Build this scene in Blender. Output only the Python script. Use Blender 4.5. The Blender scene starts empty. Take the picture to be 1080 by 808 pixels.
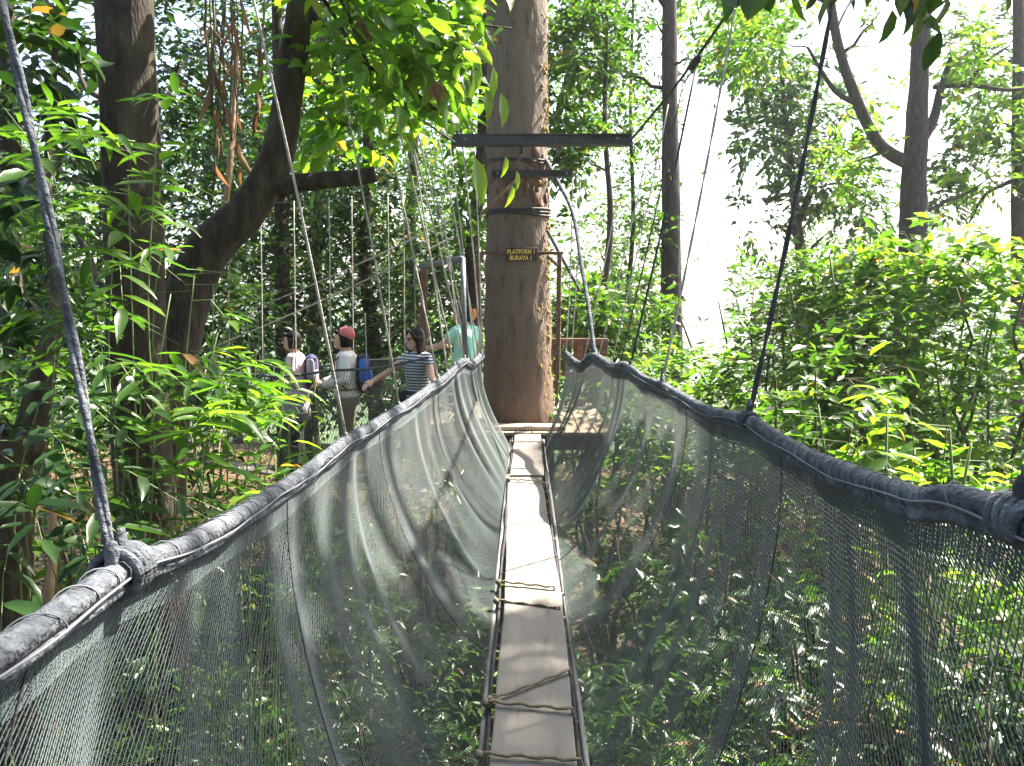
import bpy, math, random
import numpy as np
from mathutils import Vector, Matrix, noise
random.seed(7)
R = np.random.default_rng(11)
PI = math.pi
sc = bpy.context.scene
C = sc.collection

# ------------------------------------------------------------------ camera, sky, sun, exposure
CAMZ = 1.44; PITCH = math.radians(6.2); YAW = math.radians(0.9); F = 820.0
cd = bpy.data.cameras.new('camera'); cam = bpy.data.objects.new('camera', cd); C.objects.link(cam)
cd.sensor_width = 36; cd.lens = F / 1080 * 36; cd.clip_start = 0.05; cd.clip_end = 2000
cam.location = (0, 0, CAMZ); cam.rotation_euler = (PI / 2 - PITCH, 0, YAW)
sc.camera = cam
SUN_EL = math.radians(52); SUN_AZ = math.radians(51)      # azimuth measured from +Y towards +X
SUN = np.array([math.sin(SUN_AZ) * math.cos(SUN_EL), math.cos(SUN_AZ) * math.cos(SUN_EL), math.sin(SUN_EL)])
w = bpy.data.worlds.new("World"); sc.world = w; w.use_nodes = True
nt = w.node_tree; bg = nt.nodes['Background']
sky = nt.nodes.new('ShaderNodeTexSky'); sky.sky_type = 'NISHITA'; sky.sun_disc = False
sky.sun_elevation = SUN_EL; sky.sun_rotation = SUN_AZ; sky.dust_density = 4.0; sky.air_density = 1.0; sky.ozone_density = 1.0
nt.links.new(sky.outputs[0], bg.inputs[0]); bg.inputs[1].default_value = 0.085
sl = bpy.data.lights.new('sun', 'SUN'); so = bpy.data.objects.new('sun', sl); C.objects.link(so)
sl.energy = 5.0; sl.angle = math.radians(0.6); sl.color = (1.0, 0.92, 0.78)
so.rotation_euler = Vector(SUN.tolist()).to_track_quat('Z', 'Y').to_euler()
sc.view_settings.view_transform = 'Standard'; sc.view_settings.look = 'None'
sc.view_settings.gamma = 1; sc.view_settings.use_curve_mapping = False
sc.view_settings.exposure = 2.65
sc.render.engine = 'CYCLES'
cy = sc.cycles; cy.max_bounces = 7; cy.diffuse_bounces = 4; cy.glossy_bounces = 2; cy.transmission_bounces = 4
cy.transparent_max_bounces = 4; cy.use_denoising = True; cy.sample_clamp_indirect = 6.0

# ------------------------------------------------------------------ helpers
_m = cam.rotation_euler.to_matrix()
CR = np.array(_m.col[0]); CU = np.array(_m.col[1]); CF = -np.array(_m.col[2]); CO = np.array([0, 0, CAMZ])
def px(x, y, d):
    "photo pixel (1080x808) at camera depth d -> world point"
    return CO + d * (CF + CR * (x - 540) / F - CU * (y - 404) / F)
def pz(x, y, z):
    "photo pixel on the horizontal plane z"
    r = CF + CR * (x - 540) / F - CU * (y - 404) / F
    return CO + r * ((z - CAMZ) / r[2])
def proj(P):
    q = P - CO; d = q @ CF
    dd = np.where(d > 0.05, d, 0.05)
    return 540 + F * (q @ CR) / dd, 404 - F * (q @ CU) / dd, d

def tag(o, label=None, cat=None, group=None, kind=None):
    if label: o['label'] = label
    if cat: o['category'] = cat
    if group: o['group'] = group
    if kind: o['kind'] = kind
    return o
def empty(name, loc, label, cat, group=None, rz=0):
    o = bpy.data.objects.new(name, None); C.objects.link(o); o.location = loc; o.rotation_euler = (0, 0, rz)
    o.empty_display_size = 0.1
    return tag(o, label, cat, group)

class MB:
    "collects shapes, built as ONE mesh object"
    def __init__(s): s.v = []; s.f = []; s.m = []
    def add(s, v, f, m=0):
        o = len(s.v); s.v.extend([tuple(float(c) for c in p) for p in v]); s.f.extend([tuple(i + o for i in q) for q in f]); s.m.extend([m] * len(f))
    def tube(s, pts, rad, n=8, m=0, caps=True, rough=0.0, seed=0, flat=1.0):
        pts = [np.array(p, float) for p in pts]; k = len(pts)
        if np.isscalar(rad): rad = [rad] * k
        T = []
        for i in range(k):
            a = pts[max(i - 1, 0)]; b = pts[min(i + 1, k - 1)]; t = b - a; T.append(t / (np.linalg.norm(t) + 1e-9))
        up = np.array([0, 0, 1.0]) if abs(T[0][2]) < .9 else np.array([1.0, 0, 0])
        u = np.cross(up, T[0]); u /= np.linalg.norm(u)
        V = []
        for i in range(k):
            u = u - T[i] * (u @ T[i]); u /= np.linalg.norm(u) + 1e-9; v = np.cross(T[i], u)
            for j in range(n):
                a = 2 * PI * j / n; r = rad[i]
                if rough:
                    r *= 1 + rough * noise.noise(Vector((math.cos(a) * 1.6 + seed, math.sin(a) * 1.6, float(pts[i][2]) * 1.3 + float(pts[i][1]) * .7))) + rough * .6 * noise.noise(Vector((math.cos(a) * 5 + seed, math.sin(a) * 5, float(pts[i][2]) * 3)))
                V.append(pts[i] + r * (math.cos(a) * u + math.sin(a) * v * flat))
        Fc = [(i * n + j, i * n + (j + 1) % n, (i + 1) * n + (j + 1) % n, (i + 1) * n + j) for i in range(k - 1) for j in range(n)]
        if caps: Fc += [tuple(range(n - 1, -1, -1)), tuple((k - 1) * n + j for j in range(n))]
        s.add(V, Fc, m)
    def box(s, c, d, rot=None, m=0, bev=0.0):
        c = np.array(c, float); hx, hy, hz = [q / 2 for q in d]; b = min(bev, hx * .9, hy * .9, hz * .9)
        if b <= 0:
            V = [np.array((x, y, z)) for x in (-hx, hx) for y in (-hy, hy) for z in (-hz, hz)]
            Fc = [(0, 1, 3, 2), (4, 6, 7, 5), (0, 4, 5, 1), (2, 3, 7, 6), (0, 2, 6, 4), (1, 5, 7, 3)]
        else:
            V = []; Fc = []
            lv = [(-hz, b), (-hz + b, 0), (hz - b, 0), (hz, b)]
            for z, q in lv:
                x, y = hx - q, hy - q
                for (px_, py_) in ((x - b, -y), (x, -y + b), (x, y - b), (x - b, y), (-x + b, y), (-x, y - b), (-x, -y + b), (-x + b, -y)): V.append(np.array((px_, py_, z)))
            for l in range(3):
                for j in range(8): Fc.append((l * 8 + j, l * 8 + (j + 1) % 8, (l + 1) * 8 + (j + 1) % 8, (l + 1) * 8 + j))
            Fc += [tuple(range(7, -1, -1)), tuple(24 + j for j in range(8))]
        if rot is not None: M = np.array(rot.to_matrix() if hasattr(rot, 'to_matrix') else rot); V = [M @ p for p in V]
        s.add([p + c for p in V], Fc, m)
    def beam(s, a, b, wd, ht, m=0, bev=0.004):
        a = np.array(a, float); b = np.array(b, float); d = b - a; L = np.linalg.norm(d)
        q = Vector(d.tolist()).to_track_quat('X', 'Z'); s.box((a + b) / 2, (L, wd, ht), q, m, bev)
    def ball(s, c, r, m=0, nu=14, nv=9, M=None):
        V = []; Fc = []; c = np.array(c, float); r = np.array(r if hasattr(r, '__len__') else (r, r, r), float)
        for i in range(nv + 1):
            t = PI * i / nv
            for j in range(nu):
                p = np.array((math.sin(t) * math.cos(2 * PI * j / nu), math.sin(t) * math.sin(2 * PI * j / nu), math.cos(t))) * r
                if M is not None: p = M @ p
                V.append(c + p)
        for i in range(nv):
            for j in range(nu): Fc.append((i * nu + j, (i + 1) * nu + j, (i + 1) * nu + (j + 1) % nu, i * nu + (j + 1) % nu))
        s.add(V, Fc, m)
    def loft(s, rings, n=16, m=0):
        "rings (cx,cy,z,rx,ry) stacked, capped"
        V = [(cx + rx * math.cos(2 * PI * j / n), cy_ + ry * math.sin(2 * PI * j / n), z) for cx, cy_, z, rx, ry in rings for j in range(n)]
        k = len(rings)
        Fc = [(i * n + j, i * n + (j + 1) % n, (i + 1) * n + (j + 1) % n, (i + 1) * n + j) for i in range(k - 1) for j in range(n)]
        Fc += [tuple(range(n - 1, -1, -1)), tuple((k - 1) * n + j for j in range(n))]
        s.add(V, Fc, m)
    def build(s, name, mats, parent=None, smooth=True, remesh=0, sub=0, local=None):
        me = bpy.data.meshes.new(name)
        v = s.v
        if local is not None:
            o_ = np.array(local, float); v = [tuple(np.array(p) - o_) for p in v]
        me.from_pydata(v, [], s.f)
        mats = mats if isinstance(mats, (list, tuple)) else [mats]
        for q in mats: me.materials.append(q)
        me.polygons.foreach_set('material_index', s.m)
        me.polygons.foreach_set('use_smooth', [smooth] * len(s.f)); me.update()
        o = bpy.data.objects.new(name, me); C.objects.link(o)
        if parent: o.parent = parent
        if local is not None and parent is None: o.location = local
        if remesh:
            r = o.modifiers.new('r', 'REMESH'); r.mode = 'VOXEL'; r.voxel_size = remesh; r.use_smooth_shade = True
            q = o.modifiers.new('s', 'SMOOTH'); q.iterations = 4; q.factor = .5
        if sub: q = o.modifiers.new('s', 'SUBSURF'); q.levels = q.render_levels = sub
        return o

def spline(pts, rad=None, k=6):
    "catmull-rom resample"
    P = [np.array(p, float) for p in pts]; n = len(P); rad = [rad] * n if (rad is None or np.isscalar(rad)) else list(rad)
    out = []; ro = []
    for i in range(n - 1):
        a = P[max(i - 1, 0)]; b = P[i]; c = P[i + 1]; d = P[min(i + 2, n - 1)]
        for j in range(k):
            t = j / k
            out.append(.5 * (2 * b + (c - a) * t + (2 * a - 5 * b + 4 * c - d) * t * t + (3 * b - a - 3 * c + d) * t ** 3))
            if rad[0] is not None: ro.append(rad[i] * (1 - t) + rad[i + 1] * t)
    out.append(P[-1]); ro.append(rad[-1])
    return (out, ro) if rad[0] is not None else out

# ------------------------------------------------------------------ materials
def mat(name, col, rough=.7, spec=.4, metal=0.0):
    m = bpy.data.materials.new(name); m.use_nodes = True; b = m.node_tree.nodes['Principled BSDF']
    b.inputs['Base Color'].default_value = (*col, 1); b.inputs['Roughness'].default_value = rough
    b.inputs['Specular IOR Level'].default_value = spec; b.inputs['Metallic'].default_value = metal
    return m
def nodes(m): return m.node_tree.nodes, m.node_tree.links, m.node_tree.nodes['Principled BSDF']
def ramp(N, stops):
    r = N.new('ShaderNodeValToRGB'); e = r.color_ramp.elements
    while len(e) < len(stops): e.new(.5)
    for q, (p, c) in zip(e, stops): q.position = p; q.color = (*c, 1)
    return r
def noisy(name, stops, scale=(1, 1, 1), ns=6, rough=.8, bump=.3, bscale=None, coord='Object', detail=6, spec=.3, metal=0.0, bdist=.02):
    m = mat(name, stops[0][1], rough, spec, metal); N, L, b = nodes(m)
    tc = N.new('ShaderNodeTexCoord'); mp = N.new('ShaderNodeMapping'); mp.inputs['Scale'].default_value = scale
    L.new(tc.outputs[coord], mp.inputs[0])
    n = N.new('ShaderNodeTexNoise'); n.inputs['Scale'].default_value = ns; n.inputs['Detail'].default_value = detail; n.inputs['Roughness'].default_value = .65
    L.new(mp.outputs[0], n.inputs['Vector']); r = ramp(N, stops); L.new(n.outputs['Fac'], r.inputs[0]); L.new(r.outputs[0], b.inputs['Base Color'])
    if bump:
        n2 = N.new('ShaderNodeTexNoise'); n2.inputs['Scale'].default_value = bscale or ns * 3; n2.inputs['Detail'].default_value = 5
        L.new(mp.outputs[0], n2.inputs['Vector']); bp = N.new('ShaderNodeBump'); bp.inputs['Strength'].default_value = bump; bp.inputs['Distance'].default_value = bdist
        L.new(n2.outputs['Fac'], bp.inputs['Height']); L.new(bp.outputs[0], b.inputs['Normal'])
    return m
def leafmat(name, stops, tr=.45, rough=.38, spec=.5, tcol=(1.5, 1.7, .5)):
    m = bpy.data.materials.new(name); m.use_nodes = True; N, L, b = nodes(m)
    stops = [(p * .96, c) for p, c in stops] + [(1, (.2, .11, .045))]
    at = N.new('ShaderNodeAttribute'); at.attribute_name = 'rnd'
    r = ramp(N, stops); L.new(at.outputs['Fac'], r.inputs[0]); L.new(r.outputs[0], b.inputs['Base Color'])
    b.inputs['Roughness'].default_value = rough; b.inputs['Specular IOR Level'].default_value = spec
    t = N.new('ShaderNodeBsdfTranslucent'); mu = N.new('ShaderNodeMix'); mu.data_type = 'RGBA'; mu.blend_type = 'MULTIPLY'; mu.inputs[0].default_value = 1
    L.new(r.outputs[0], mu.inputs[6]); mu.inputs[7].default_value = (*tcol, 1); L.new(mu.outputs[2], t.inputs[0])
    mx = N.new('ShaderNodeMixShader'); mx.inputs[0].default_value = tr; out = N['Material Output']
    L.new(b.outputs[0], mx.inputs[1]); L.new(t.outputs[0], mx.inputs[2]); L.new(mx.outputs[0], out.inputs[0])
    return m
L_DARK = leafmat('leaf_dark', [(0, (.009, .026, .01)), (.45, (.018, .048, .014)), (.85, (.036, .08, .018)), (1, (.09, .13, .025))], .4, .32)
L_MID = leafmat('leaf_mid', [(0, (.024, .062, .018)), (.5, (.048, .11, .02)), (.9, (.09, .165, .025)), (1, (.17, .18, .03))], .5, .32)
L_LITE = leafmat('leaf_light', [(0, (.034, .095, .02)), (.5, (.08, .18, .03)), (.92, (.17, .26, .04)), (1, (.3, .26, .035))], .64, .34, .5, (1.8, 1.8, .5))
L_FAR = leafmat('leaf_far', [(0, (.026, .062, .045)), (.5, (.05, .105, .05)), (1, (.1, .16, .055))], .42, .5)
L_DRY = leafmat('leaf_dry', [(0, (.07, .042, .026)), (.5, (.15, .09, .052)), (1, (.3, .2, .12))], .3, .7, .2, (1.3, 1, .7))
L_RED = leafmat('leaf_red', [(0, (.25, .03, .03)), (1, (.4, .08, .06))], .4, .5, .4, (1.5, .8, .6))
BARK_MAIN = noisy('bark_main', [(.3, (.07, .052, .042)), (.45, (.15, .112, .088)), (.6, (.17, .13, .1)), (.78, (.23, .19, .15))], (3, 3, .8), 4.5, .85, .8, 20, bdist=.035)
N, Lk, b_ = nodes(BARK_MAIN); tc = N.new('ShaderNodeTexCoord'); sx = N.new('ShaderNodeSeparateXYZ'); Lk.new(tc.outputs['Object'], sx.inputs[0])
mr = N.new('ShaderNodeMapRange'); mr.inputs['From Min'].default_value = 5.4; mr.inputs['From Max'].default_value = 4.0; mr.inputs['To Max'].default_value = .55; Lk.new(sx.outputs[2], mr.inputs['Value'])
n3 = N.new('ShaderNodeTexNoise'); n3.inputs['Scale'].default_value = 2.2; n3.inputs['Detail'].default_value = 6; Lk.new(tc.outputs['Object'], n3.inputs['Vector'])
ml = N.new('ShaderNodeMath'); ml.operation = 'MULTIPLY'; Lk.new(mr.outputs[0], ml.inputs[0]); Lk.new(n3.outputs['Fac'], ml.inputs[1])
src = b_.inputs['Base Color'].links[0].from_socket; mxc = N.new('ShaderNodeMix'); mxc.data_type = 'RGBA'; Lk.new(ml.outputs[0], mxc.inputs[0]); Lk.new(src, mxc.inputs[6]); mxc.inputs[7].default_value = (.19, .09, .05, 1); Lk.new(mxc.outputs[2], b_.inputs['Base Color'])
BARK_DARK = noisy('bark_dark', [(.3, (.016, .012, .009)), (.52, (.042, .031, .022)), (.66, (.066, .06, .036)), (.8, (.12, .11, .08))], (3, 3, 1), 6, .9, .6, 24)
BARK_GREY = noisy('bark_grey', [(.3, (.03, .025, .024)), (.55, (.06, .05, .048)), (.8, (.12, .11, .09))], (3, 3, .8), 6, .9, .5, 20)
BARK_TAN = noisy('bark_tan', [(.3, (.16, .105, .06)), (.55, (.25, .17, .1)), (.8, (.36, .28, .19))], (3, 3, .8), 7, .85, .4, 20)
TWIG = noisy('twig', [(.3, (.05, .04, .025)), (.7, (.11, .09, .055))], (1, 1, 1), 12, .9, 0)
STEM_G = mat('stem_green', (.09, .14, .04), .6)
LICHEN = noisy('lichen', [(.3, (.22, .14, .04)), (.6, (.38, .27, .09)), (.8, (.5, .44, .28))], (1, 1, 1), 40, .95, .6, 60)

# ------------------------------------------------------------------ foliage
CORR = []            # (point, radius): gaps in the canopy through which the sun reaches that point
def corr(p, r, t0=.25): CORR.append((np.array(p, float), r, t0))
PRUNE = []           # (x0,y0,x1,y1,depth,keep) twigs pruned in front of the view along the bridge
nrm = lambda a: a / (np.linalg.norm(a, axis=-1, keepdims=True) + 1e-9)
class Fol:
    def __init__(s): s.V = []; s.T = []; s.Rn = []; s.M = []; s.n = 0; s.sm = []
    def _push(s, V, T, rnd, m):
        s.V.append(V.reshape(-1, 3)); s.T.append(T.reshape(-1, 3) + s.n); s.Rn.append(rnd.reshape(-1)); s.M.append(np.full(T.reshape(-1, 3).shape[0], m, np.int32)); s.n += V.reshape(-1, 3).shape[0]
    def leaves(s, P, D, N, L, W, det=0, rnd=None, m=0, cull=True):
        n = len(P)
        if n == 0: return
        rnd = R.random(n) if rnd is None else rnd
        rnd = np.where(R.random(n) < .014, 1.0, np.asarray(rnd) * .96)
        if cull:
            keep = np.ones(n, bool)
            for c, r, t0 in (CORR if cull != 'p' else ()):
                q = P - c; t = q @ SUN; dist = np.linalg.norm(q - t[:, None] * SUN, axis=1)
                keep &= ~((dist < r * (1 + .25 * R.random(n)) + .0 * t) & (t > t0))
            keep &= ~((np.abs(P[:, 0]) < 1.05) & (P[:, 1] > -2) & (P[:, 1] < 8.3) & (P[:, 2] > -.6) & (P[:, 2] < 2.4))
            X, Y, d = proj(P)
            for x0, y0, x1, y1, dd, kp in PRUNE:
                keep &= ~((X > x0) & (X < x1) & (Y > y0) & (Y < y1) & (d < dd) & (d > 0) & (R.random(n) > kp))
            keep &= np.linalg.norm(P - CO, axis=1) > 1.3
            P, D, N, L, rnd = P[keep], D[keep], N[keep], (L[keep] if not np.isscalar(L) else L), rnd[keep]; n = len(P)
            if n == 0: return
        L = np.broadcast_to(L, (n,))[:, None]; Wd = L * W * (.72 + .56 * R.random((n, 1)))
        D = nrm(D); S = nrm(np.cross(D, N)); U = np.cross(S, D)
        if det == 0:
            a = P; b = P + D * L * .45 + S * Wd * .5 + U * Wd * .12; c = P + D * L - U * L * .1; e = P + D * L * .45 - S * Wd * .5 + U * Wd * .12
            V = np.stack([a, b, c, e], 1); i = np.arange(n)[:, None] * 4
            T = np.concatenate([i + [[0, 1, 2]], i + [[0, 2, 3]]], 1)
            k = 4
        else:
            cv = (.06 + .42 * R.random((n, 1)) ** 1.5)
            def st(t, wd): 
                c = P + D * L * t - U * L * cv * t * t
                return c + S * Wd * wd + U * Wd * .18 * (wd > 0), c, c - S * Wd * wd + U * Wd * .18 * (wd > 0)
            l1, m1, r1 = st(.2, .36); l2, m2, r2 = st(.5, .5); l3, m3, r3 = st(.8, .27); tip = st(1.0, 0)[1]
            V = np.stack([P, l1, m1, r1, l2, m2, r2, l3, m3, r3, tip], 1); k = 11; i = np.arange(n)[:, None] * k
            tri = [0, 2, 1, 0, 3, 2, 1, 2, 5, 1, 5, 4, 2, 3, 6, 2, 6, 5, 4, 5, 8, 4, 8, 7, 5, 6, 9, 5, 9, 8, 7, 8, 10, 8, 9, 10]
            T = i + np.array(tri)[None, :]
        s._push(V, T, np.repeat(rnd, k), m)
    def sticks(s, A, B, r, m=1):
        "thin 3-sided twigs"
        n = len(A); D = nrm(B - A); S = nrm(np.cross(D, np.array([.3, .2, 1.0]))); U = np.cross(S, D); r = np.broadcast_to(r, (n,))[:, None]
        ring = [S, -S * .5 + U * .87, -S * .5 - U * .87]
        V = np.stack([A + q * r for q in ring] + [B + q * r * .5 for q in ring], 1); i = np.arange(n)[:, None] * 6
        T = i + np.array([0, 1, 4, 0, 4, 3, 1, 2, 5, 1, 5, 4, 2, 0, 3, 2, 3, 5])[None, :]
        s._push(V, T, np.full(n * 6, .5), m)
    def twigs(s, O, D, ln, nl, L, W=.42, droop=.3, det=0, sr=.003, jit=.5, m=0, side=.9, cull=True):
        n = len(O)
        if n == 0: return
        D = nrm(D); ln = np.broadcast_to(ln, (n,))
        mid = O + D * (ln * .5)[:, None] - np.array([0, 0, 1.]) * (droop * ln * .25)[:, None]
        end = O + D * ln[:, None] - np.array([0, 0, 1.]) * (droop * ln)[:, None]
        if cull:
            ok = ~((np.abs(mid[:, 0]) < 1.1) & (mid[:, 1] > -2) & (mid[:, 1] < 8.3) & (mid[:, 2] > -.7) & (mid[:, 2] < 2.6))
            X, Y, d = proj(mid)
            for x0, y0, x1, y1, dd, kp in PRUNE: ok &= ~((X > x0) & (X < x1) & (Y > y0) & (Y < y1) & (d < dd) & (d > 0))
            ok &= np.linalg.norm(mid - CO, axis=1) > 1.2
            for c, r, t0 in (CORR if cull != 'p' else ()):
                q = mid - c; t = q @ SUN; ok &= ~((np.linalg.norm(q - t[:, None] * SUN, axis=1) < r * .8) & (t > t0))
            s.sticks(O[ok], mid[ok], sr); s.sticks(mid[ok], end[ok], sr * .6)
        else: s.sticks(O, mid, sr); s.sticks(mid, end, sr * .6)
        k = np.arange(nl); t = (k + .6) / nl
        P = O[:, None] + D[:, None] * (ln[:, None] * t)[..., None]
        P[..., 2] -= droop * ln[:, None] * t * t
        Sd = nrm(np.cross(D, np.array([0, 0, 1.0]))); sg = np.where(k % 2 == 0, 1., -1.)
        LD = D[:, None] * .7 + Sd[:, None] * (sg * side)[None, :, None] + R.normal(0, jit * .6, (n, nl, 3)); LD[..., 2] -= .25 + droop * .6 * t
        LD[:, -1] = D + R.normal(0, .2, (n, 3)); LD[:, -1, 2] -= .3
        Nn = np.array([0, 0, 1.]) + R.normal(0, jit, (n, nl, 3))
        Ls = L * (.65 + .6 * R.random((n, nl)))
        base = R.random((n, 1)); rnd = np.clip(base * .6 + .4 * R.random((n, nl)), 0, 1)
        s.leaves(P.reshape(-1, 3), LD.reshape(-1, 3), Nn.reshape(-1, 3), Ls.reshape(-1), W, det, rnd.reshape(-1), m, cull)
    def clump(s, c, r, n, nl=7, L=.1, W=.42, tl=None, droop=.35, det=0, flat=.75, sr=.003, jit=.5, m=0, hollow=0, cull=True):
        c = np.array(c, float); r = np.array(r if hasattr(r, '__len__') else (r, r, r * flat), float)
        d = nrm(R.normal(0, 1, (n, 3))); q = R.random((n, 1)) ** (1 / 2.2) * .85
        if hollow: q = hollow + (1 - hollow) * q
        O = c + d * q * r
        D = d * .8 + R.normal(0, .45, (n, 3)); D[:, 2] += .15
        s.twigs(O, D, (tl or r.mean() * .4) * (.6 + .8 * R.random(n)), nl, L, W, droop, det, sr, jit, m, cull=cull)
    def build(s, name, mats, parent=None):
        me = bpy.data.meshes.new(name)
        V = np.concatenate(s.V).astype(np.float32) if s.V else np.zeros((0, 3), np.float32); T = np.concatenate(s.T).astype(np.int32) if s.T else np.zeros((0, 3), np.int32)
        nt_ = len(T); me.vertices.add(len(V)); me.vertices.foreach_set('co', V.ravel()); me.loops.add(nt_ * 3); me.loops.foreach_set('vertex_index', T.ravel())
        me.polygons.add(nt_); me.polygons.foreach_set('loop_start', np.arange(nt_, dtype=np.int32) * 3)
        for q in mats: me.materials.append(q)
        me.polygons.foreach_set('material_index', np.concatenate(s.M)); me.update(calc_edges=True)
        a = me.attributes.new('rnd', 'FLOAT', 'POINT'); a.data.foreach_set('value', np.concatenate(s.Rn).astype(np.float32))
        o = bpy.data.objects.new(name, me); C.objects.link(o); o.parent = parent
        return o

def wob(a, b, k=6, amp=.1, sag=0):
    a = np.array(a, float); b = np.array(b, float); out = []
    L = np.linalg.norm(b - a); o = R.normal(0, amp * L / k, (k + 1, 3)); o[0] = o[-1] = 0
    for i in range(k + 1):
        t = i / k; p = a * (1 - t) + b * t + o[i]; p[2] -= sag * L * 4 * t * (1 - t); out.append(p)
    return out

# ------------------------------------------------------------------ ground
def gz(x, y):
    h = -3.3 + .10 * max(0, -x - 2) + .07 * max(0, y - 6) - .04 * max(0, x - 3) + .25 * math.sin(x * .5 + 1) * math.cos(y * .4) + .12 * math.sin(x * 1.3 + y * .9)
    h = -3.3 + .10 * min(max(0, -x - 2), 30) + .05 * min(max(0, y - 6), 10) - .10 * min(max(0, x - 3), 60) - .16 * min(max(0, y - 18), 70) + .25 * math.sin(x * .5 + 1) * math.cos(y * .4) + .12 * math.sin(x * 1.3 + y * .9)
    return h
gn = 150; gv = []; gf = []
ax = [math.copysign(abs(t) ** 2.4 * 900, t) for t in np.linspace(-1, 1, gn)]
for i in range(gn):
    for j in range(gn): gv.append((ax[i], ax[j] + 6, gz(ax[i], ax[j] + 6)))
for i in range(gn - 1):
    for j in range(gn - 1): gf.append((i * gn + j, (i + 1) * gn + j, (i + 1) * gn + j + 1, i * gn + j + 1))
g = MB(); g.add(gv, gf)
SOIL = noisy('forest_soil', [(.3, (.045, .032, .02)), (.5, (.09, .065, .04)), (.62, (.07, .08, .03)), (.8, (.18, .125, .075))], (1, 1, 1), 3.5, .95, .6, 14, bdist=.06)
N, Lk, b_ = nodes(SOIL); tc = N.new('ShaderNodeTexCoord'); ln_ = N.new('ShaderNodeVectorMath'); ln_.operation = 'LENGTH'; Lk.new(tc.outputs['Object'], ln_.inputs[0])
mr = N.new('ShaderNodeMapRange'); mr.inputs['From Min'].default_value = 22; mr.inputs['From Max'].default_value = 34; Lk.new(ln_.outputs['Value'], mr.inputs['Value'])
src = b_.inputs['Base Color'].links[0].from_socket; mxc = N.new('ShaderNodeMix'); mxc.data_type = 'RGBA'; n3 = N.new('ShaderNodeTexNoise'); n3.inputs['Scale'].default_value = .35; n3.inputs['Detail'].default_value = 8; Lk.new(tc.outputs['Object'], n3.inputs['Vector'])
r3 = ramp(N, [(.35, (.02, .04, .02)), (.55, (.05, .09, .035)), (.7, (.09, .13, .06))]); Lk.new(n3.outputs['Fac'], r3.inputs[0]); Lk.new(mr.outputs[0], mxc.inputs[0]); Lk.new(src, mxc.inputs[6]); Lk.new(r3.outputs[0], mxc.inputs[7]); Lk.new(mxc.outputs[2], b_.inputs['Base Color'])
tag(g.build('ground', SOIL), kind='structure')
def litter():
    f = Fol(); n = 34000
    x = R.uniform(-13, 13, n); y = R.uniform(0, 19, n); z = np.array([gz(a, b) for a, b in zip(x, y)]) + .02 + R.random(n) * .05
    D = R.normal(0, 1, (n, 3)); D[:, 2] *= .25; N = np.array([0, 0, 1.]) + R.normal(0, .35, (n, 3))
    f.leaves(np.stack([x, y, z], 1), D, N, .09 + .12 * R.random(n), .45, 0)
    o = f.build('leaf_litter', [L_DRY]); tag(o, 'brown fallen leaves covering the forest floor under the bridge', 'leaf litter', kind='stuff')
    f = Fol(); n = 2600
    x = R.uniform(-12, 12, n); y = R.uniform(1, 18, n); z = np.array([gz(a, b) for a, b in zip(x, y)])
    O = np.stack([x, y, z], 1); O = O[np.array([noise.noise(Vector((p[0] * .9, p[1] * .9, 0))) > -.1 for p in O])]
    for k_, (nl_, L_, W_, h_) in enumerate(((8, .11, .42, .3), (5, .2, .5, .4), (10, .14, .25, .6), (4, .3, .35, .5))):
        q = O[k_::4]; D = R.normal(0, .55, q.shape); D[:, 2] = 1; f.twigs(q, D, h_ * (.6 + .8 * R.random(len(q))), nl_, L_, W_, .45, 0, .004)
    o = f.build('ground_cover', [L_MID, STEM_G]); tag(o, 'low green seedlings and herbs over the forest floor', 'undergrowth', kind='stuff')

# canopy gaps: where direct sun falls in the photograph
corr((.1, 7.9, .1), .6); corr((-.45, 7.3, .5), .7); corr((.05, 7.1, 0), .3)
corr(px(200, 340, 3.4), .5, .5); corr(px(235, 500, 3.3), .5, .5); corr(px(140, 300, 3.1), .4, .5); corr(px(320, 420, 3.6), .6, .6); corr(px(250, 440, 3.5), .55, .6); corr(px(180, 380, 3.2), .45, .5); corr(px(260, 330, 3.9), .5, .5)
corr(px(480, 90, 4.6), .8, 1.0); corr(px(430, 130, 5.0), .7, 1.0); corr(px(520, 60, 4.6), .6, .8); corr(px(400, 40, 4.6), .6, .9)
corr(px(372, 380, 8.0), .8); corr(px(455, 385, 7.8), .7); corr(px(490, 370, 8.4), .6); corr(px(318, 390, 8.3), .6)
corr(px(345, 560, 6.5), .7); corr(px(420, 640, 6.5), .5)
corr(px(690, 440, 4.75), .16); corr(px(684, 520, 4.5), .16); corr(px(674, 600, 4.2), .16); corr(px(664, 700, 3.9), .16); corr(px(655, 790, 3.6), .16); corr((-.55, 6.3, .6), .25); corr((-.6, 4.9, .5), .2)
corr(px(900, 470, 6.5), .9, 1.2); corr(px(1020, 500, 5.5), .7, 1.2); corr(px(800, 420, 8.0), .8, 1.2); corr(px(960, 330, 9.5), 1.2, 1.5); corr(px(1050, 330, 8.5), .9, 1.5); corr(px(860, 300, 11), 1.2, 1.5)
corr(px(800, 640, 5.2), .6); corr(px(930, 620, 4.6), .5); corr(px(640, 300, 11), 1.0); corr(px(660, 200, 12), 1.0)
corr(px(575, 300, 8.8), .22); corr(px(572, 120, 8.8), .2); corr(px(165, 540, 4.6), .25); corr(px(150, 700, 5), .4)
corr(px(100, 640, 5), .5); corr(px(240, 620, 6), .4)
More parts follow.
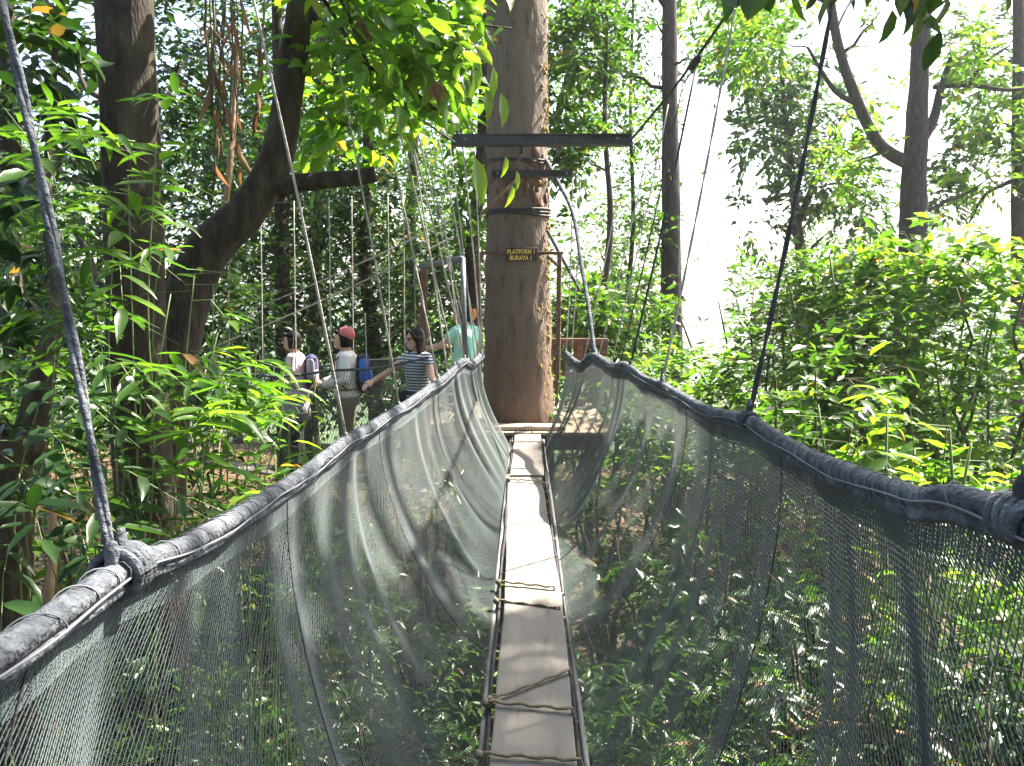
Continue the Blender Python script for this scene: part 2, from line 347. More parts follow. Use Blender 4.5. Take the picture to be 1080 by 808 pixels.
for a_ in ((230, 640, 5), (330, 600, 5.4), (400, 540, 6), (430, 500, 7), (300, 700, 4.6), (90, 720, 4), (180, 760, 4), (250, 560, 5.5), (840, 600, 4.8), (880, 690, 4.3), (700, 560, 6.4), (960, 560, 4.8), (640, 600, 6.6), (1000, 720, 4), (760, 700, 4.6), (720, 480, 7), (60, 400, 4.8), (40, 250, 5)): corr(px(*a_), .45 + .3 * random.random())
_r = np.random.default_rng(5)
for _ in range(85): corr(px(_r.uniform(-20, 500), _r.uniform(60, 560), _r.uniform(3, 8.5)), _r.uniform(.2, .55), .5)
for _ in range(60): corr(px(_r.uniform(590, 1100), _r.uniform(0, 560), _r.uniform(5, 16)), _r.uniform(.3, .9), 1.2)
for _ in range(75): corr(px(_r.uniform(0, 1080), _r.uniform(480, 800), _r.uniform(4, 7)), _r.uniform(.2, .5), .5)
PRUNE += [(290, 0, 345, 215, 4.5, 0), (512, 0, 590, 205, 8.6, .06), (490, 40, 590, 205, 8.6, .3), (455, 128, 600, 205, 7.7, .05), (508, 205, 590, 460, 8.6, 0), (535, 0, 590, 205, 8.6, 0), (465, 130, 680, 200, 7.7, .12), (340, 330, 510, 470, 7.6, .05), (590, 200, 660, 400, 7.0, 0), (400, 205, 510, 340, 7.5, .1),
          (718, 85, 772, 250, 60, .04), (716, 250, 768, 368, 60, .03), (762, 215, 830, 266, 60, .2), (395, 250, 500, 330, 10, .4)]

# ------------------------------------------------------------------ trees
def tree(name, label, trunks, clumps=(), lm=L_MID, bark=BARK_GREY, group=None, L=.12, W=.42, det=0, nl=7, n=14, branches=(), limb=.03, droop=.35, extra=None, rough=.12, trunkname='trunk', cat='tree', flat=.75, limbs=True, tl=None, hollow=0):
    b0 = np.array(trunks[0][0][0], float)
    e = empty(name, b0, label, cat, group)
    mb = MB(); samp = []
    for i, (pts, rad) in enumerate(trunks):
        p, r = spline(pts, rad, 8); samp += list(zip(p, r)); mb.tube([q - b0 for q in p], r, n, rough=rough, seed=b0[0] * 3 + i)
    for pts, rad in branches:
        p, r = spline(pts, rad, 6); samp += list(zip(p, r)); mb.tube([q - b0 for q in p], r, 8, rough=rough, seed=b0[0])
    f = Fol()
    for cl in clumps:
        c, r, k = cl[:3]; kw = cl[3] if len(cl) > 3 else {}
        c = np.array(c, float)
        if limbs and not kw.get('nolimb'):
            below = [q for q in samp if q[0][2] < c[2] + .3] or samp
            a, ar = min(below, key=lambda q: np.linalg.norm(q[0] - c) + .5 * abs(q[0][2] - (c[2] - 1)))
            Ln = np.linalg.norm(c - a); rr = min(ar * .6, limb * (.6 + Ln * .12)); k0 = 7
            w_ = wob(a, c, k0, .12, .02); mb.tube([q - b0 for q in w_], [rr * (1 - .75 * i / k0) for i in range(k0 + 1)], 6)
        kk = dict(nl=nl, L=L, W=W, det=det, droop=droop, flat=flat, tl=tl, hollow=hollow); kk.update({a: b for a, b in kw.items() if a != 'nolimb'})
        f.clump(c, r, k, **kk)
    if extra: extra(f)
    mb.build(trunkname, bark, e)
    if f.V:
        for q in f.V: q -= b0
        f.build('crown', [lm, TWIG, L_DRY], e)
    return e
def gp(x, y, dz=-.15): return np.array([x, y, gz(x, y) + dz])
def ptr(x0, y0, x1, y1, d, r0, r1, kx=0):
    "straight-ish trunk from the ground through two pixels at depth d, and on upwards"
    a = px(x0, y0, d); b = px(x1, y1, d); base = a + (a - b) / max(.1, (b - a)[2]) * (a[2] - gz(a[0], a[1]) + .15)
    top = b + (b - a) / (b - a)[2] * 4.5
    m1 = (a + b) / 2 + np.array([kx, 0, 0])
    return ([base, a, m1, b, top], [r0 * 1.15, r0, (r0 + r1) / 2, r1, r1 * .7])

def main_tree():
    c = px(546, 420, 9.0); x, y = c[0], c[1]
    t0 = gp(x, y, -.3)
    top = px(545, 0, 9.0)
    e = empty('tree', t0, 'massive straight brown trunk carrying the platform at the end of the bridge', 'tree')
    pts = [t0, (x, y, -2.2), (x, y, -.6), (x, y, 0.2), (x - .005, y, 1.5), (top[0] + .005, y, 3.4), (top[0], y + .05, 5.2), (top[0] - .1, y + .1, 9), (top[0] + .2, y + .1, 13)]
    p, r = spline(pts, [.62, .47, .42, .405, .365, .335, .33, .3, .2], 40)
    mb = MB(); mb.tube([q - t0 for q in p], r, 72, rough=.075, seed=4); 
    cl = [((-5.6, 1, 9), 2.4, 200), ((-1.5, 12, 10.5), 2.6, 200), ((3.5, 9.5, 10.5), 2.4, 210), ((2.5, 5.0, 9.5), 2.3, 200), ((6, 6, 10), 2.3, 200), ((-3, 7, 10), 2.5, 200), ((5.5, 2.5, 9), 2.2, 200), ((0, 5.5, 12.5), 2.4, 160), ((9, 9, 12), 2.6, 200), ((4.6, 6.8, 7.4), 1.1, 340), ((4.4, 8.5, 7.5), 1.1, 330), ((4.4, 9.6, 7.8), .9, 260), ((4.5, 5.1, 7.4), 1.1, 300), ((4.9, 6.2, 8.3), 1.1, 260)]  # the small clumps are added out of view to shade the near planks
    f = Fol()
    for cc, rr, k in cl:
        a = np.array([x, y, cc[2] - 1.5]); w_ = wob(a, cc, 7, .1); mb.tube([q - t0 for q in w_], [.12 * (1 - .1 * i) for i in range(8)], 7)
        f.clump(cc, rr, int(k * (.38 if rr > 1.5 else .6)), nl=7, L=.2, flat=.55)
    mb.build('trunk', BARK_MAIN, e)
    for q in f.V: q -= t0
    f.build('crown', [L_MID, TWIG], e)
    # bark plates between the cable bands
    bp = MB()
    for i in range(46):
        a = random.uniform(-PI * .98, -.02); z = random.uniform(2.35, 3.05); rr = .352; hh = random.uniform(.05, .2)
        bp.box((x + rr * math.cos(a) - t0[0], y + rr * math.sin(a) - t0[1], z - t0[2]), (.012 + .012 * random.random(), random.uniform(.03, .08), hh), Matrix.Rotation(a, 3, 'Z'), bev=.004)
    bp.build('bark_plate', BARK_TANB, e)
    lf = MB()
    for i in range(230):
        a = random.gauss(-.35, .22); z = random.uniform(-.1, 4.6) if random.random() < .7 else random.choice([2.0, 1.1, 3.4]) + random.gauss(0, .18)
        rr = .41 - (z * .018 if z < 4.8 else .09) + .0; rr = float(np.interp(z, [0, 1.5, 3.4, 5.2], [.408, .366, .338, .332]))
        s_ = random.uniform(.004, .017) * (1.6 if random.random() < .08 else 1); lf.ball((x + rr * math.cos(a) - t0[0], y + rr * math.sin(a) - t0[1], z - t0[2]), (s_, s_, s_ * 1.4), nu=6, nv=4)
    lf.build('lichen', LICHEN, e)
    for zz, wv in ((2.92, .008), (2.36, .02)):
        bd = MB(); rr = float(np.interp(zz, [0, 1.5, 3.4, 5.2], [.408, .366, .338, .332])) + .012
        for k in range(3 if wv > .01 else 2):
            bd.tube([(x + (rr + .006 * math.sin(3 * q)) * math.cos(q) - t0[0], y + rr * math.sin(q) - t0[1], zz + k * .028 + .012 * math.sin(q * 2 + k) - t0[2]) for q in np.linspace(0, 2 * PI, 40)], .011, 6, caps=False)
        bd.build('cable_band', BLACKCAB, e)
    return e, x, y
BARK_TANB = noisy('bark_plate', [(.3, (.09, .045, .03)), (.6, (.17, .1, .07)), (.8, (.27, .18, .13))], (3, 3, 1), 8, .85, .5, 20)
BLACKCAB = noisy('black_cable', [(.3, (.015, .015, .018)), (.7, (.05, .05, .055))], (1, 1, 1), 30, .6, .3, 60)

def trees():
    # left near straight trunk
    d = 4.0
    a = px(132, 0, d); b = px(143, 300, d + .1); c_ = px(150, 480, d + .3)
    g0 = gp(c_[0] + .05, c_[1] + .2)
    tree('tree', 'dark straight trunk at the left, behind the thick near hanger rope', [([g0, c_, b, a, a + (a - b) * 1.6, a + (a - b) * 4], [.19, .155, .145, .14, .13, .1])],
         [((-4.5, 3.5, 7.5), 1.8, 150, dict(L=.16)), ((-2, 2.5, 8.5), 1.6, 130, dict(L=.16)), (px(60, 40, 4.8), .7, 70), (px(20, 180, 5.2), .7, 60), (px(200, 60, 5.4), .7, 60)], L_DARK, BARK_DARK, L=.13, det=1, n=22, rough=.07)
    # forked tree
    d = 4.6
    P = [px(318, 0, d), px(306, 90, d), px(292, 165, d), px(262, 220, d), px(222, 262, d), px(196, 320, d), px(176, 400, d), px(163, 520, d + .1), px(160, 650, d + .3)]
    g0 = gp(P[-1][0], P[-1][1] + .2)
    up = [P[0] + (P[0] - P[1]) * k for k in (2, 5, 9)]
    def ex(f):
        # sunlit hanging leaves near the top centre
        for (x, y, dd, n, r) in ((462, 45, 4.6, 30, .36), (415, 110, 5.0, 22, .36), (500, 30, 4.7, 16, .22), (375, 50, 4.4, 26, .36), (440, -20, 4.6, 34, .5), (365, 130, 5.2, 22, .36), (478, 110, 4.9, 12, .24), (350, -20, 4.2, 26, .4)):
            f.clump(px(x, y, dd), r, int(n * 1.2), nl=7, L=.14, W=.46, det=1, tl=.35, droop=.55, cull='p')
        for (x, y, ll, dx) in ((500, 60, .2, .1), (520, 70, .22, .05), (475, 65, .2, .0), (497, 75, .22, .05), (470, 85, .2, -.02), (512, 92, .2, .1), (528, 98, .2, .12), (500, 165, .3, .16), (452, 75, .2, 0), (545, 180, .12, .04), (540, 195, .13, 0), (533, 165, .12, .06)):
            p = px(x, y, 4.6); f.leaves(np.array([p]), np.array([[dx, -.05, -1.]]), np.array([[.75, -.6, .1]]), np.array([ll]), .42, 1, np.array([.85]), cull=False)
    tree('tree', 'forked leaning trunk with a cut stub, left of the bridge', [([g0] + P[::-1] + up, [.22, .2, .175, .15, .138, .126, .11, .094, .084, .08, .075, .07, .06])],
         [((-2.2, 5, 8), 1.6, 120, dict(L=.16)), ((.3, 4.6, 7.6), 1.2, 60, dict(L=.16)), (px(230, 110, 5.4), .6, 55, dict(nolimb=1)), (px(290, 60, 5.8), .6, 50, dict(nolimb=1))], L_LITE, BARK_DARK, L=.14, det=1, n=20, rough=.1,
         branches=[([px(283, 196, d), px(310, 194, d), px(345, 190, d), px(372, 188, d), px(396, 184, d)], [.075, .056, .05, .047, .046]),
                   ([px(318, 0, d), px(370, 60, 4.6), px(420, 85, 4.7), px(470, 125, 4.9), px(486, 148, 5.)], [.03, .014, .012, .009, .004]),
                   ([px(360, -40, 4.5), px(430, 12, 4.6), px(470, 22, 4.6), px(540, 30, 4.7)], [.02, .014, .011, .005]),
                   ([px(352, -20, 4.6), px(385, 60, 4.6), px(392, 95, 4.6)], [.016, .012, .005])], limb=.02, extra=ex)
    # dark slim leaning trunk at far left
    tree('tree', 'slim crooked dark trunk at the left edge, leaning right', [([gp(*px(-30, 600, 3.4)[:2]), px(8, 560, 3.4), px(28, 470, 3.4), px(48, 380, 3.4), px(60, 310, 3.5), px(50, 180, 3.7), px(80, -200, 4)], [.1, .09, .07, .05, .03, .018, .01])],
         [(px(20, 300, 3.8), .45, 30, dict(nolimb=1)), (px(60, 200, 4.0), .4, 26, dict(nolimb=1)), (px(10, 60, 3.6), .5, 36, dict(nolimb=1))], L_DARK, BARK_DARK, L=.14, det=1, branches=[([px(-40, 430, 3.2), px(0, 448, 3.3), px(30, 470, 3.4)], [.03, .028, .02])])
    tree('tree', 'thin pale sapling stem rising through the leaves beside the forked trunk', [([gp(*px(186, 600, 5.2)[:2]), px(186, 560, 5.2), px(188, 430, 5.2), px(196, 360, 5.2), px(214, 305, 5.2), px(240, 200, 5.3), px(250, 60, 5.5)], [.035, .032, .03, .028, .025, .02, .015])],
         [(px(250, 40, 5.5), .5, 30)], L_MID, BARK_TAN)
    tree('tree', 'thin pale stem at bottom left, below the hand rope', [([gp(*px(55, 740, 3.6)[:2]), px(54, 760, 3.6), px(52, 700, 3.6), px(50, 640, 3.7), px(56, 560, 3.8), px(40, 430, 4)], [.03, .028, .025, .022, .02, .012])], [(px(40, 430, 4), .3, 14)], L_MID, BARK_TAN)
    # right: trunks against the sky
    tree('tree', 'tall dark straight trunk against bright sky just right of the platform', [ptr(709, 400, 706, 45, 13.5, .2, .13)],
         [(px(690, 20, 13.5), 1.3, 120), (px(640, 70, 13.8), 1.3, 120), (px(725, 60, 13.2), .7, 40), (px(650, -60, 13), 1.6, 140), (px(700, 165, 13.2), .5, 22), (px(690, 240, 13.2), .5, 22)], L_MID, BARK_GREY, L=.15, limb=.06)
    d = 15
    tree('tree', 'large forked trunk high at the right with a long limb curving up left', [([gp(*px(962, 380, d)[:2]), px(961, 300, d), px(964, 200, d), px(969, 90, d), px(974, -20, d), px(978, -250, d)], [.34, .27, .24, .18, .15, .1])],
         [(px(880, 60, 15), 1.5, 190), (px(800, 40, 15.5), 1.4, 190), (px(1000, 40, 15.5), 1.4, 170), (px(1060, 90, 15), 1.3, 140), (px(930, 10, 14.5), 1.3, 140), (px(900, 170, 15.5), 1.0, 80), (px(1040, 190, 15.5), .9, 50), (px(760, -40, 15), 1.6, 130), (px(860, -80, 14), 2, 160), (px(1000, -90, 14), 2, 160), (px(1100, -20, 14), 1.6, 120)],
         L_LITE, BARK_GREY, L=.19, nl=9, limb=.06, branches=[([px(958, 172, d), px(930, 155, d), px(905, 110, d), px(885, 50, d), px(874, -10, d), px(860, -120, d)], [.14, .12, .11, .1, .09, .06]),
                   ([px(966, 160, d), px(985, 125, d), px(992, 95, d), px(1003, 60, d)], [.12, .09, .07, .04]),
                   ([px(985, 92, d), px(1025, 90, d), px(1060, 95, d), px(1100, 92, d)], [.05, .045, .04, .03]), ([px(1022, 88, d), px(1040, 65, d), px(1065, 48, d)], [.04, .03, .02]),
                   ([px(905, 110, d), px(880, 95, d), px(852, 50, d)], [.06, .05, .03])])
    d = 19
    tree('tree', 'slender forked grey tree standing far off against the white sky', [([gp(*px(848, 380, d)[:2]), px(846, 300, d), px(841, 240, d), px(834, 170, d), px(826, 100, d), px(824, 30, d)], [.2, .15, .12, .08, .06, .04])],
         [(px(800, 140, 19), 1.5, 130), (px(860, 120, 19.5), 1.5, 120), (px(795, 230, 19), 1.1, 80), (px(870, 190, 19), 1.3, 100), (px(905, 220, 19.5), 1.2, 80), (px(820, 60, 19), 1.5, 120), (px(785, 60, 18), 1.3, 80)], L_FAR, BARK_GREY, L=.24, nl=10, limb=.05,
         branches=[([px(841, 238, d), px(860, 190, d), px(872, 160, d), px(885, 140, d)], [.1, .08, .06, .04]), ([px(845, 280, d), px(856, 262, d), px(868, 250, d)], [.05, .04, .03])])
    tree('tree', 'trunk at the right edge beyond the bushes with drooping side limbs', [ptr(1074, 260, 1074, 120, 16, .14, .12)],
         [(px(1020, 170, 17), .9, 80), (px(1060, 210, 16.5), .8, 80), (px(1040, 120, 17), 1.0, 100), (px(1080, 160, 16), .9, 90), (px(990, 205, 18), .9, 70), (px(1040, 50, 18), 1.5, 150)], L_FAR, BARK_GREY, L=.22, nl=9, limb=.04, branches=[([px(1070, 190, 16), px(1040, 205, 16), px(1022, 235, 16)], [.05, .04, .02])])
    # green wall right of the trunk
    spec = [('broad-leafed tree filling the gap right behind the platform trunk', 628, 11.5, L_MID, .17, [(640, 250, .8, 150), (620, 330, .7, 130), (665, 320, .8, 130), (605, 160, .8, 150), (645, 170, .8, 130), (600, 60, 1., 170), (640, 380, .7, 110), (650, 60, .9, 120), (615, -20, 1., 120)]),
            ('yellow-green tree whose crown shows above the long dark beam', 655, 16.5, L_LITE, .15, [(640, 120, 1.2, 150), (670, 210, 1.2, 150), (600, 110, 1.3, 150), (620, 20, 1.5, 170), (690, 300, 1.2, 130), (680, 120, 1.0, 90), (650, 340, 1.3, 150)])]
    for lab, x, d, lm, ll, cl in spec:
        tree('tree', lab, [ptr(x, 380, x + 10, 100, d, .06, .035, .15)], [(px(a, b, d + random.uniform(-.7, .7)), r, k) for a, b, r, k in cl], lm, BARK_GREY, L=ll, limb=.03)
    # the dark tree wall behind the walkers and on the left
    labs = ['dark-leafed tree behind the four walkers, its crown full of sky specks', 'dense evergreen behind the leftmost walker', 'dark tree behind the near straight trunk at the left', 'bushy tree filling the far left edge', 'shadowy tree in the back between the forked trunk and the hanger ropes', 'tree left of the platform trunk with pale green leaves', 'tall dim tree behind the cut stub of the forked trunk']
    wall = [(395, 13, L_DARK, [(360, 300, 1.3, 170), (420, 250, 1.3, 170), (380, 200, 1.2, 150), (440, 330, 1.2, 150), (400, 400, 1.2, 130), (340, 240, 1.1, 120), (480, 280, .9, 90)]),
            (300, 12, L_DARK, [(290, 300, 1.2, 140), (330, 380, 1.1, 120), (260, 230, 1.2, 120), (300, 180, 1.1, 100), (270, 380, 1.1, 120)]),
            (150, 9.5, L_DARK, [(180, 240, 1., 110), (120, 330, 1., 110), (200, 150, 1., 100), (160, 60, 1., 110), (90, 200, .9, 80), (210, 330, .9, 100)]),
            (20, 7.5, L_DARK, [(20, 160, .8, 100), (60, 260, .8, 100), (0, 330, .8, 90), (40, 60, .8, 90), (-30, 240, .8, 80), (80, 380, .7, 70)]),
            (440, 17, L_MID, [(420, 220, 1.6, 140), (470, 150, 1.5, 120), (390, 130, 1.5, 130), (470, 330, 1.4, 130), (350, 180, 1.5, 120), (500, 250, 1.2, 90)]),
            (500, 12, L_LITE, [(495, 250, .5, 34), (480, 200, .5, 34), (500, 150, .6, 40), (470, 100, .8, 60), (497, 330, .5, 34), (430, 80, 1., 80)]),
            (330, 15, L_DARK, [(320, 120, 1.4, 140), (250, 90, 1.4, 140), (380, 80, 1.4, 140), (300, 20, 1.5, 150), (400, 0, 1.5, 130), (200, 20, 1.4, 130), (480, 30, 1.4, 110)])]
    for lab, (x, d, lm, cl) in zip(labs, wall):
        hi = [(px(x + random.uniform(-60, 60), 404, d) * np.array([1, 1, 0]) + np.array([random.uniform(-1, 1), random.uniform(-3, 0), random.uniform(5.5, 8.5)]), 1.8, 50, dict(L=.22, flat=.5)) for _ in range(3)]  # high clumps added above the frame to keep skylight off the left side
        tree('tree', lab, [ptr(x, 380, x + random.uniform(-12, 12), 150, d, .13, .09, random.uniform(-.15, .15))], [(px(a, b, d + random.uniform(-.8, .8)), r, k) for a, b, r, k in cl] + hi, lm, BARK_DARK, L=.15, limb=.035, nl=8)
    # unseen trees added round the camera to block skylight and shade the view
    for x, y, lab in ((-5.5, -5, 'unseen tree added behind the viewer on the left to block skylight'), (1.0, -8, 'unseen tree added behind the viewer in line with the bridge to block skylight'), (6.5, -4, 'unseen tree added behind the viewer on the right to block skylight'), (10, 1.5, 'unseen tree added beside the viewer on the right to block skylight')):
        cl = [((x + R.uniform(-3, 3), y + R.uniform(-1.5, 1.5), R.uniform(-1, 9)), 2.3, 90, dict(nolimb=1)) for _ in range(13)]
        tree('tree', lab, [([gp(x, y), (x, y, 2), (x + .3, y, 8)], [.25, .2, .1])], cl, L_DARK, BARK_DARK, L=.32)
    # backdrop rows far behind
    back = [(-9, 24, 'far tree behind the walkers, left of centre in the back row'), (-15, 21, 'far tree behind the far left edge'), (-4, 26, 'far tree seen past the left of the platform trunk'), (2.5, 25, 'far tree seen low beyond the right railing'), (17, 27, 'hazy far tree low at the right edge'), (11, 30, 'hazy far tree low behind the right bushes'), (-20, 28, 'farthest tree at the back left')]
    for x, y, lab in back:
        h = 7 if x < 0 else 3.2
        cl = [((x + R.uniform(-2.6, 2.6), y + R.uniform(-1.5, 1.5), R.uniform(-3.5, h)), 2.2, 110) for _ in range(15 if x < 0 else 12)]
        tree('tree', lab, [([gp(x, y), (x, y, 1), (x + .3, y, h)], [.16, .12, .06])], cl, L_FAR if x > 5 else L_MID, BARK_GREY, L=.26, limb=.06)

# ------------------------------------------------------------------ shrubs
def shrub(name, label, x, y, top, rad, n, lm=L_MID, L=.14, W=.4, det=0, nl=8, group=None, cat='shrub', z0=None, droop=.5, stems=7, tl=.5, xyz=None):
    b0 = gp(x, y, -.05); e = empty(name, b0, label, cat, group)
    z0 = b0[2] + .3 if z0 is None else z0
    mb = MB(); f = Fol(); H = top - b0[2]
    for i in range(stems):
        a = 2 * PI * i / stems + random.random(); q = rad * random.uniform(.3, .9); t = np.array([x + q * math.cos(a), y + q * math.sin(a), b0[2] + H * random.uniform(.7, .98)])
        w_ = wob(b0, t, 7, .1); r0 = .012 + .006 * H; w2 = [p - b0 for p in w_]; mb.tube(w2, [r0 * (1 - .11 * k) for k in range(8)], 6)
    mb.build('stem', TWIG if lm is not L_LITE else STEM_G, e)
    m = n; th = R.random(m) * 2 * PI; zz = R.random(m) ** .8; rr = rad * (1 - .55 * zz ** 2) * np.sqrt(R.random(m)) 
    O = np.stack([x + rr * np.cos(th), y + rr * np.sin(th), z0 + (top - z0) * zz], 1)
    nz = np.array([noise.noise(Vector((p[0] * 1.3, p[1] * 1.3, p[2] * 1.3))) for p in O]); nz2 = np.array([noise.noise(Vector((p[0] * 3.1, p[1] * 3.1, p[2] * 3.1 + 7))) for p in O]); O = O[(nz > -.1) & (nz2 > -.25)]; O = O + R.normal(0, .12, O.shape)
    D = O - np.array([x, y, 0]); D[:, 2] = .25; D = nrm(D) + R.normal(0, .4, (len(O), 3))
    W = (.34, .52, .42, .6, .28)[int(abs(x * 7 + y * 3)) % 5]
    f.twigs(O, D, tl * (.5 + .8 * R.random(len(O))), nl, L * (1.0 if W < .5 else .9), W, droop, det, .004)
    for q in f.V: q -= b0
    f.build('foliage', [lm, TWIG if lm is not L_LITE else STEM_G], e)
    return e
def shrubs():
    # right side: (px, depth, top px y, radius, twigs, material, leaf length)
    S = [(640, 9.2, 405, 1.0, 170, L_MID, .15, 'shrub low behind the right net where it meets the platform'),
         (735, 8.8, 375, 1.1, 230, L_LITE, .16, 'shrub at the foot of the tall dark trunk, right of the bridge'),
         (800, 10.5, 268, 1.5, 420, L_MID, .17, 'round-topped green bush left of the large forked trunk'),
         (890, 10.5, 285, 1.4, 400, L_MID, .17, 'bright bush below the large forked trunk'),
         (975, 9.2, 248, 1.5, 420, L_LITE, .2, 'tall big-leafed bush in front of the large forked trunk'),
         (1070, 8.6, 262, 1.3, 360, L_MID, .18, 'dark tall bush at the right edge'),
         (850, 7.6, 350, 1.1, 330, L_MID, .17, 'dark bush behind the second hanger rope from the right'),
         (960, 6.2, 410, 1.0, 280, L_LITE, .2, 'large-leafed sunlit plant just above the right hand rope'),
         (1050, 5.0, 450, .8, 200, L_LITE, .17, 'leafy plant rising behind the right end of the hand rope'),
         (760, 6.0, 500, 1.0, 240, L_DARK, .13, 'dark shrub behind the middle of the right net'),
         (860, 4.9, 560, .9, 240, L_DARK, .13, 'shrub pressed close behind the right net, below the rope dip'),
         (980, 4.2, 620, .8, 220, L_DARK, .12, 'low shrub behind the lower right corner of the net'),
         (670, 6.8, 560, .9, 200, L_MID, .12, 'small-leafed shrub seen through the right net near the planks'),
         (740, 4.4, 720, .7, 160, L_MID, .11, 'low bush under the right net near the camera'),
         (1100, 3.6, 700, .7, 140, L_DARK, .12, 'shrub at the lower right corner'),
         # left side
         (455, 9.6, 400, .9, 170, L_DARK, .13, 'shrub below the striped-top walker'),
         (400, 6.6, 520, .9, 260, L_MID, .10, 'small-leafed shrub through the left net beneath the walkers'),
         (300, 5.6, 600, .9, 260, L_MID, .11, 'bush seen through the left net, under the hand rope dip'),
         (440, 7.6, 480, .8, 200, L_MID, .11, 'yellow-green bush between the left net and the second bridge'),
         (250, 7.5, 400, 1.1, 260, L_MID, .14, 'green bush below the leftmost walker'),
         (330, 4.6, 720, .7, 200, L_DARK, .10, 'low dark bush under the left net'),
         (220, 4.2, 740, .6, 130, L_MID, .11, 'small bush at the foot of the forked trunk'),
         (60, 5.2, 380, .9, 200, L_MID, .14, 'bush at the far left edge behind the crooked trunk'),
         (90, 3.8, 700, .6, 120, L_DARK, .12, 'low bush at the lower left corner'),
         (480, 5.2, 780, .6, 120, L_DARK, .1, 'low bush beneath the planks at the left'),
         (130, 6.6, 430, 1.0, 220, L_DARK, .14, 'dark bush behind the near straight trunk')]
    for x, d, ty, r, n, lm, L, lab in S:
        p = px(x, ty, d); shrub('shrub', lab, p[0], p[1], p[2], r, int(n * 2.6), lm, L, det=1 if d < 7 else 0, z0=max(gz(p[0], p[1]), p[2] - 3.4), tl=.4 if L < .14 else .5)
    # long-leafed sunlit foreground plant: arching stems
    def arching(label, base, tips, L, lm, W=.22, nl=16):
        b0 = gp(*base, -.05); e = empty('palm_seedling', b0, label, 'plant'); mb = MB(); f = Fol()
        for (tx, ty, td) in tips:
            t = px(tx, ty, td); w_ = wob(b0, t, 9, .09); w_ = spline(w_, None, 3); mb.tube([p - b0 for p in w_], [.008 * (1 - .7 * i / len(w_)) for i in range(len(w_))], 6)
            k = 5; O = t + R.normal(0, .07, (k, 3)); D = R.normal(0, .8, (k, 3)); D[:, 0] += .5; D[:, 2] = .25 + .3 * R.random(k)
            f.twigs(O, D, .32 + .3 * R.random(k), nl, L, W, .55, 1, .003, .22, side=1.0)
        mb.build('stem', STEM_G, e)
        for q in f.V: q -= b0
        f.build('foliage', [lm, STEM_G], e)
    b = px(235, 560, 3.6)
    arching('long-leafed feathery plant glowing in the sun beside the hand rope', (b[0], b[1]), [(335, 400, 3.6), (300, 440, 3.4), (325, 365, 4.1), (260, 330, 3.9), (215, 470, 3.0), (290, 480, 3.4), (200, 380, 3.5), (300, 500, 3.6), (240, 420, 3.2), (270, 300, 4.2), (205, 520, 3.2), (330, 460, 3.7), (300, 400, 3.5), (225, 445, 3.3), (345, 450, 4.2), (270, 370, 3.6), (310, 350, 4.3)], .15, L_LITE, .27, 9)
    b = px(110, 560, 3.3)
    arching('feathery plant with arching fronds in front of the near straight trunk', (b[0], b[1]), [(230, 350, 3.4), (180, 310, 3.2), (225, 300, 3.5), (165, 150, 3.1), (120, 260, 3.0), (150, 400, 3.0), (60, 330, 3.0), (110, 400, 3.0), (135, 185, 3.2), (180, 215, 3.4), (205, 290, 3.4), (90, 230, 3.1), (50, 160, 3.2)], .14, L_MID, .27, 9)
    b = px(60, 600, 2.9)
    arching('dark long-leafed plant low at the left edge', (b[0] - .2, b[1]), [(20, 500, 2.5), (70, 470, 2.7), (100, 540, 2.8), (20, 580, 2.4), (40, 430, 2.8)], .14, L_DARK, .3, 8)
    b = px(980, 560, 5.2)
    arching('arching broad-leafed plant poking above the right hand rope', (b[0], b[1]), [(850, 440, 4.6), (900, 420, 4.8), (960, 430, 4.4), (1040, 450, 4.2), (1000, 400, 4.6), (930, 470, 4.2), (1070, 480, 4)], .18, L_LITE, .33, 7)
    # pale dead branches lying in the undergrowth
    for lab, pts in (('pale dead forked branch caught in the undergrowth at the lower left', ((20, 800, 3.6), (60, 720, 3.7), (120, 660, 3.9), (165, 600, 4.0), (185, 560, 4.1))), ('pale fallen branch lying behind the lower right net', ((700, 790, 4.6), (800, 775, 4.6), (900, 765, 4.6), (1010, 790, 4.5)))):
        w_, r_ = spline([px(*q) for q in pts], [.028, .024, .019, .014, .009][:len(pts)], 6); b0 = w_[0]; e = empty('dead_branch', b0, lab, 'branch'); mb = MB(); mb.tube([p - b0 for p in w_], r_, 8, rough=.2)
        for i in range(12):
            k = random.randint(3, len(w_) - 3); d_ = R.normal(0, .3, 3); d_[2] = abs(d_[2]) + .1; mb.tube([p - b0 for p in wob(w_[k], w_[k] + d_, 5, .12)], [.009, .008, .007, .005, .004, .002], 5)
        mb.build('stick', BARK_TAN, e)
    # overhead branch at the upper right
    b0 = np.array(px(900, -320, 3.4)); e = empty('hanging_branch', b0, 'dark big leaves hanging into view along the upper right edge', 'branch'); mb = MB(); f = Fol()
    for (tx, ty, td) in ((790, 5, 2.9), (840, 0, 2.9), (900, 8, 2.8), (960, 15, 2.8), (1000, 5, 2.9), (975, 45, 2.9), (880, -20, 3.0), (1050, -20, 3.0)):
        t = px(tx, ty - 40, td); st, rr = spline([b0, (b0 + t) / 2 + np.array([0, 0, .1]), t], [.012, .007, .003], 8); mb.tube([p - b0 for p in st], rr, 6)
        n = 9; P = t + R.normal(0, .07, (n, 3)); D = R.normal(0, .5, (n, 3)); D[:, 2] = -1.1
        f.leaves(P, D, R.normal(0, 1, (n, 3)) + np.array([0, -1, .3]), .11 + .05 * R.random(n), .45, 1, R.random(n), cull=False)
    mb.build('stem', TWIG, e)
    for q in f.V: q -= b0
    f.build('foliage', [L_DARK, TWIG], e)
    # dry hanging roots and dead fronds in the forked tree
    b0 = px(240, -20, 5.0); e = empty('hanging_vine', b0, 'tangle of dry brown roots and dead leaves dangling left of the forked trunk', 'vine'); mb = MB(); f = Fol()
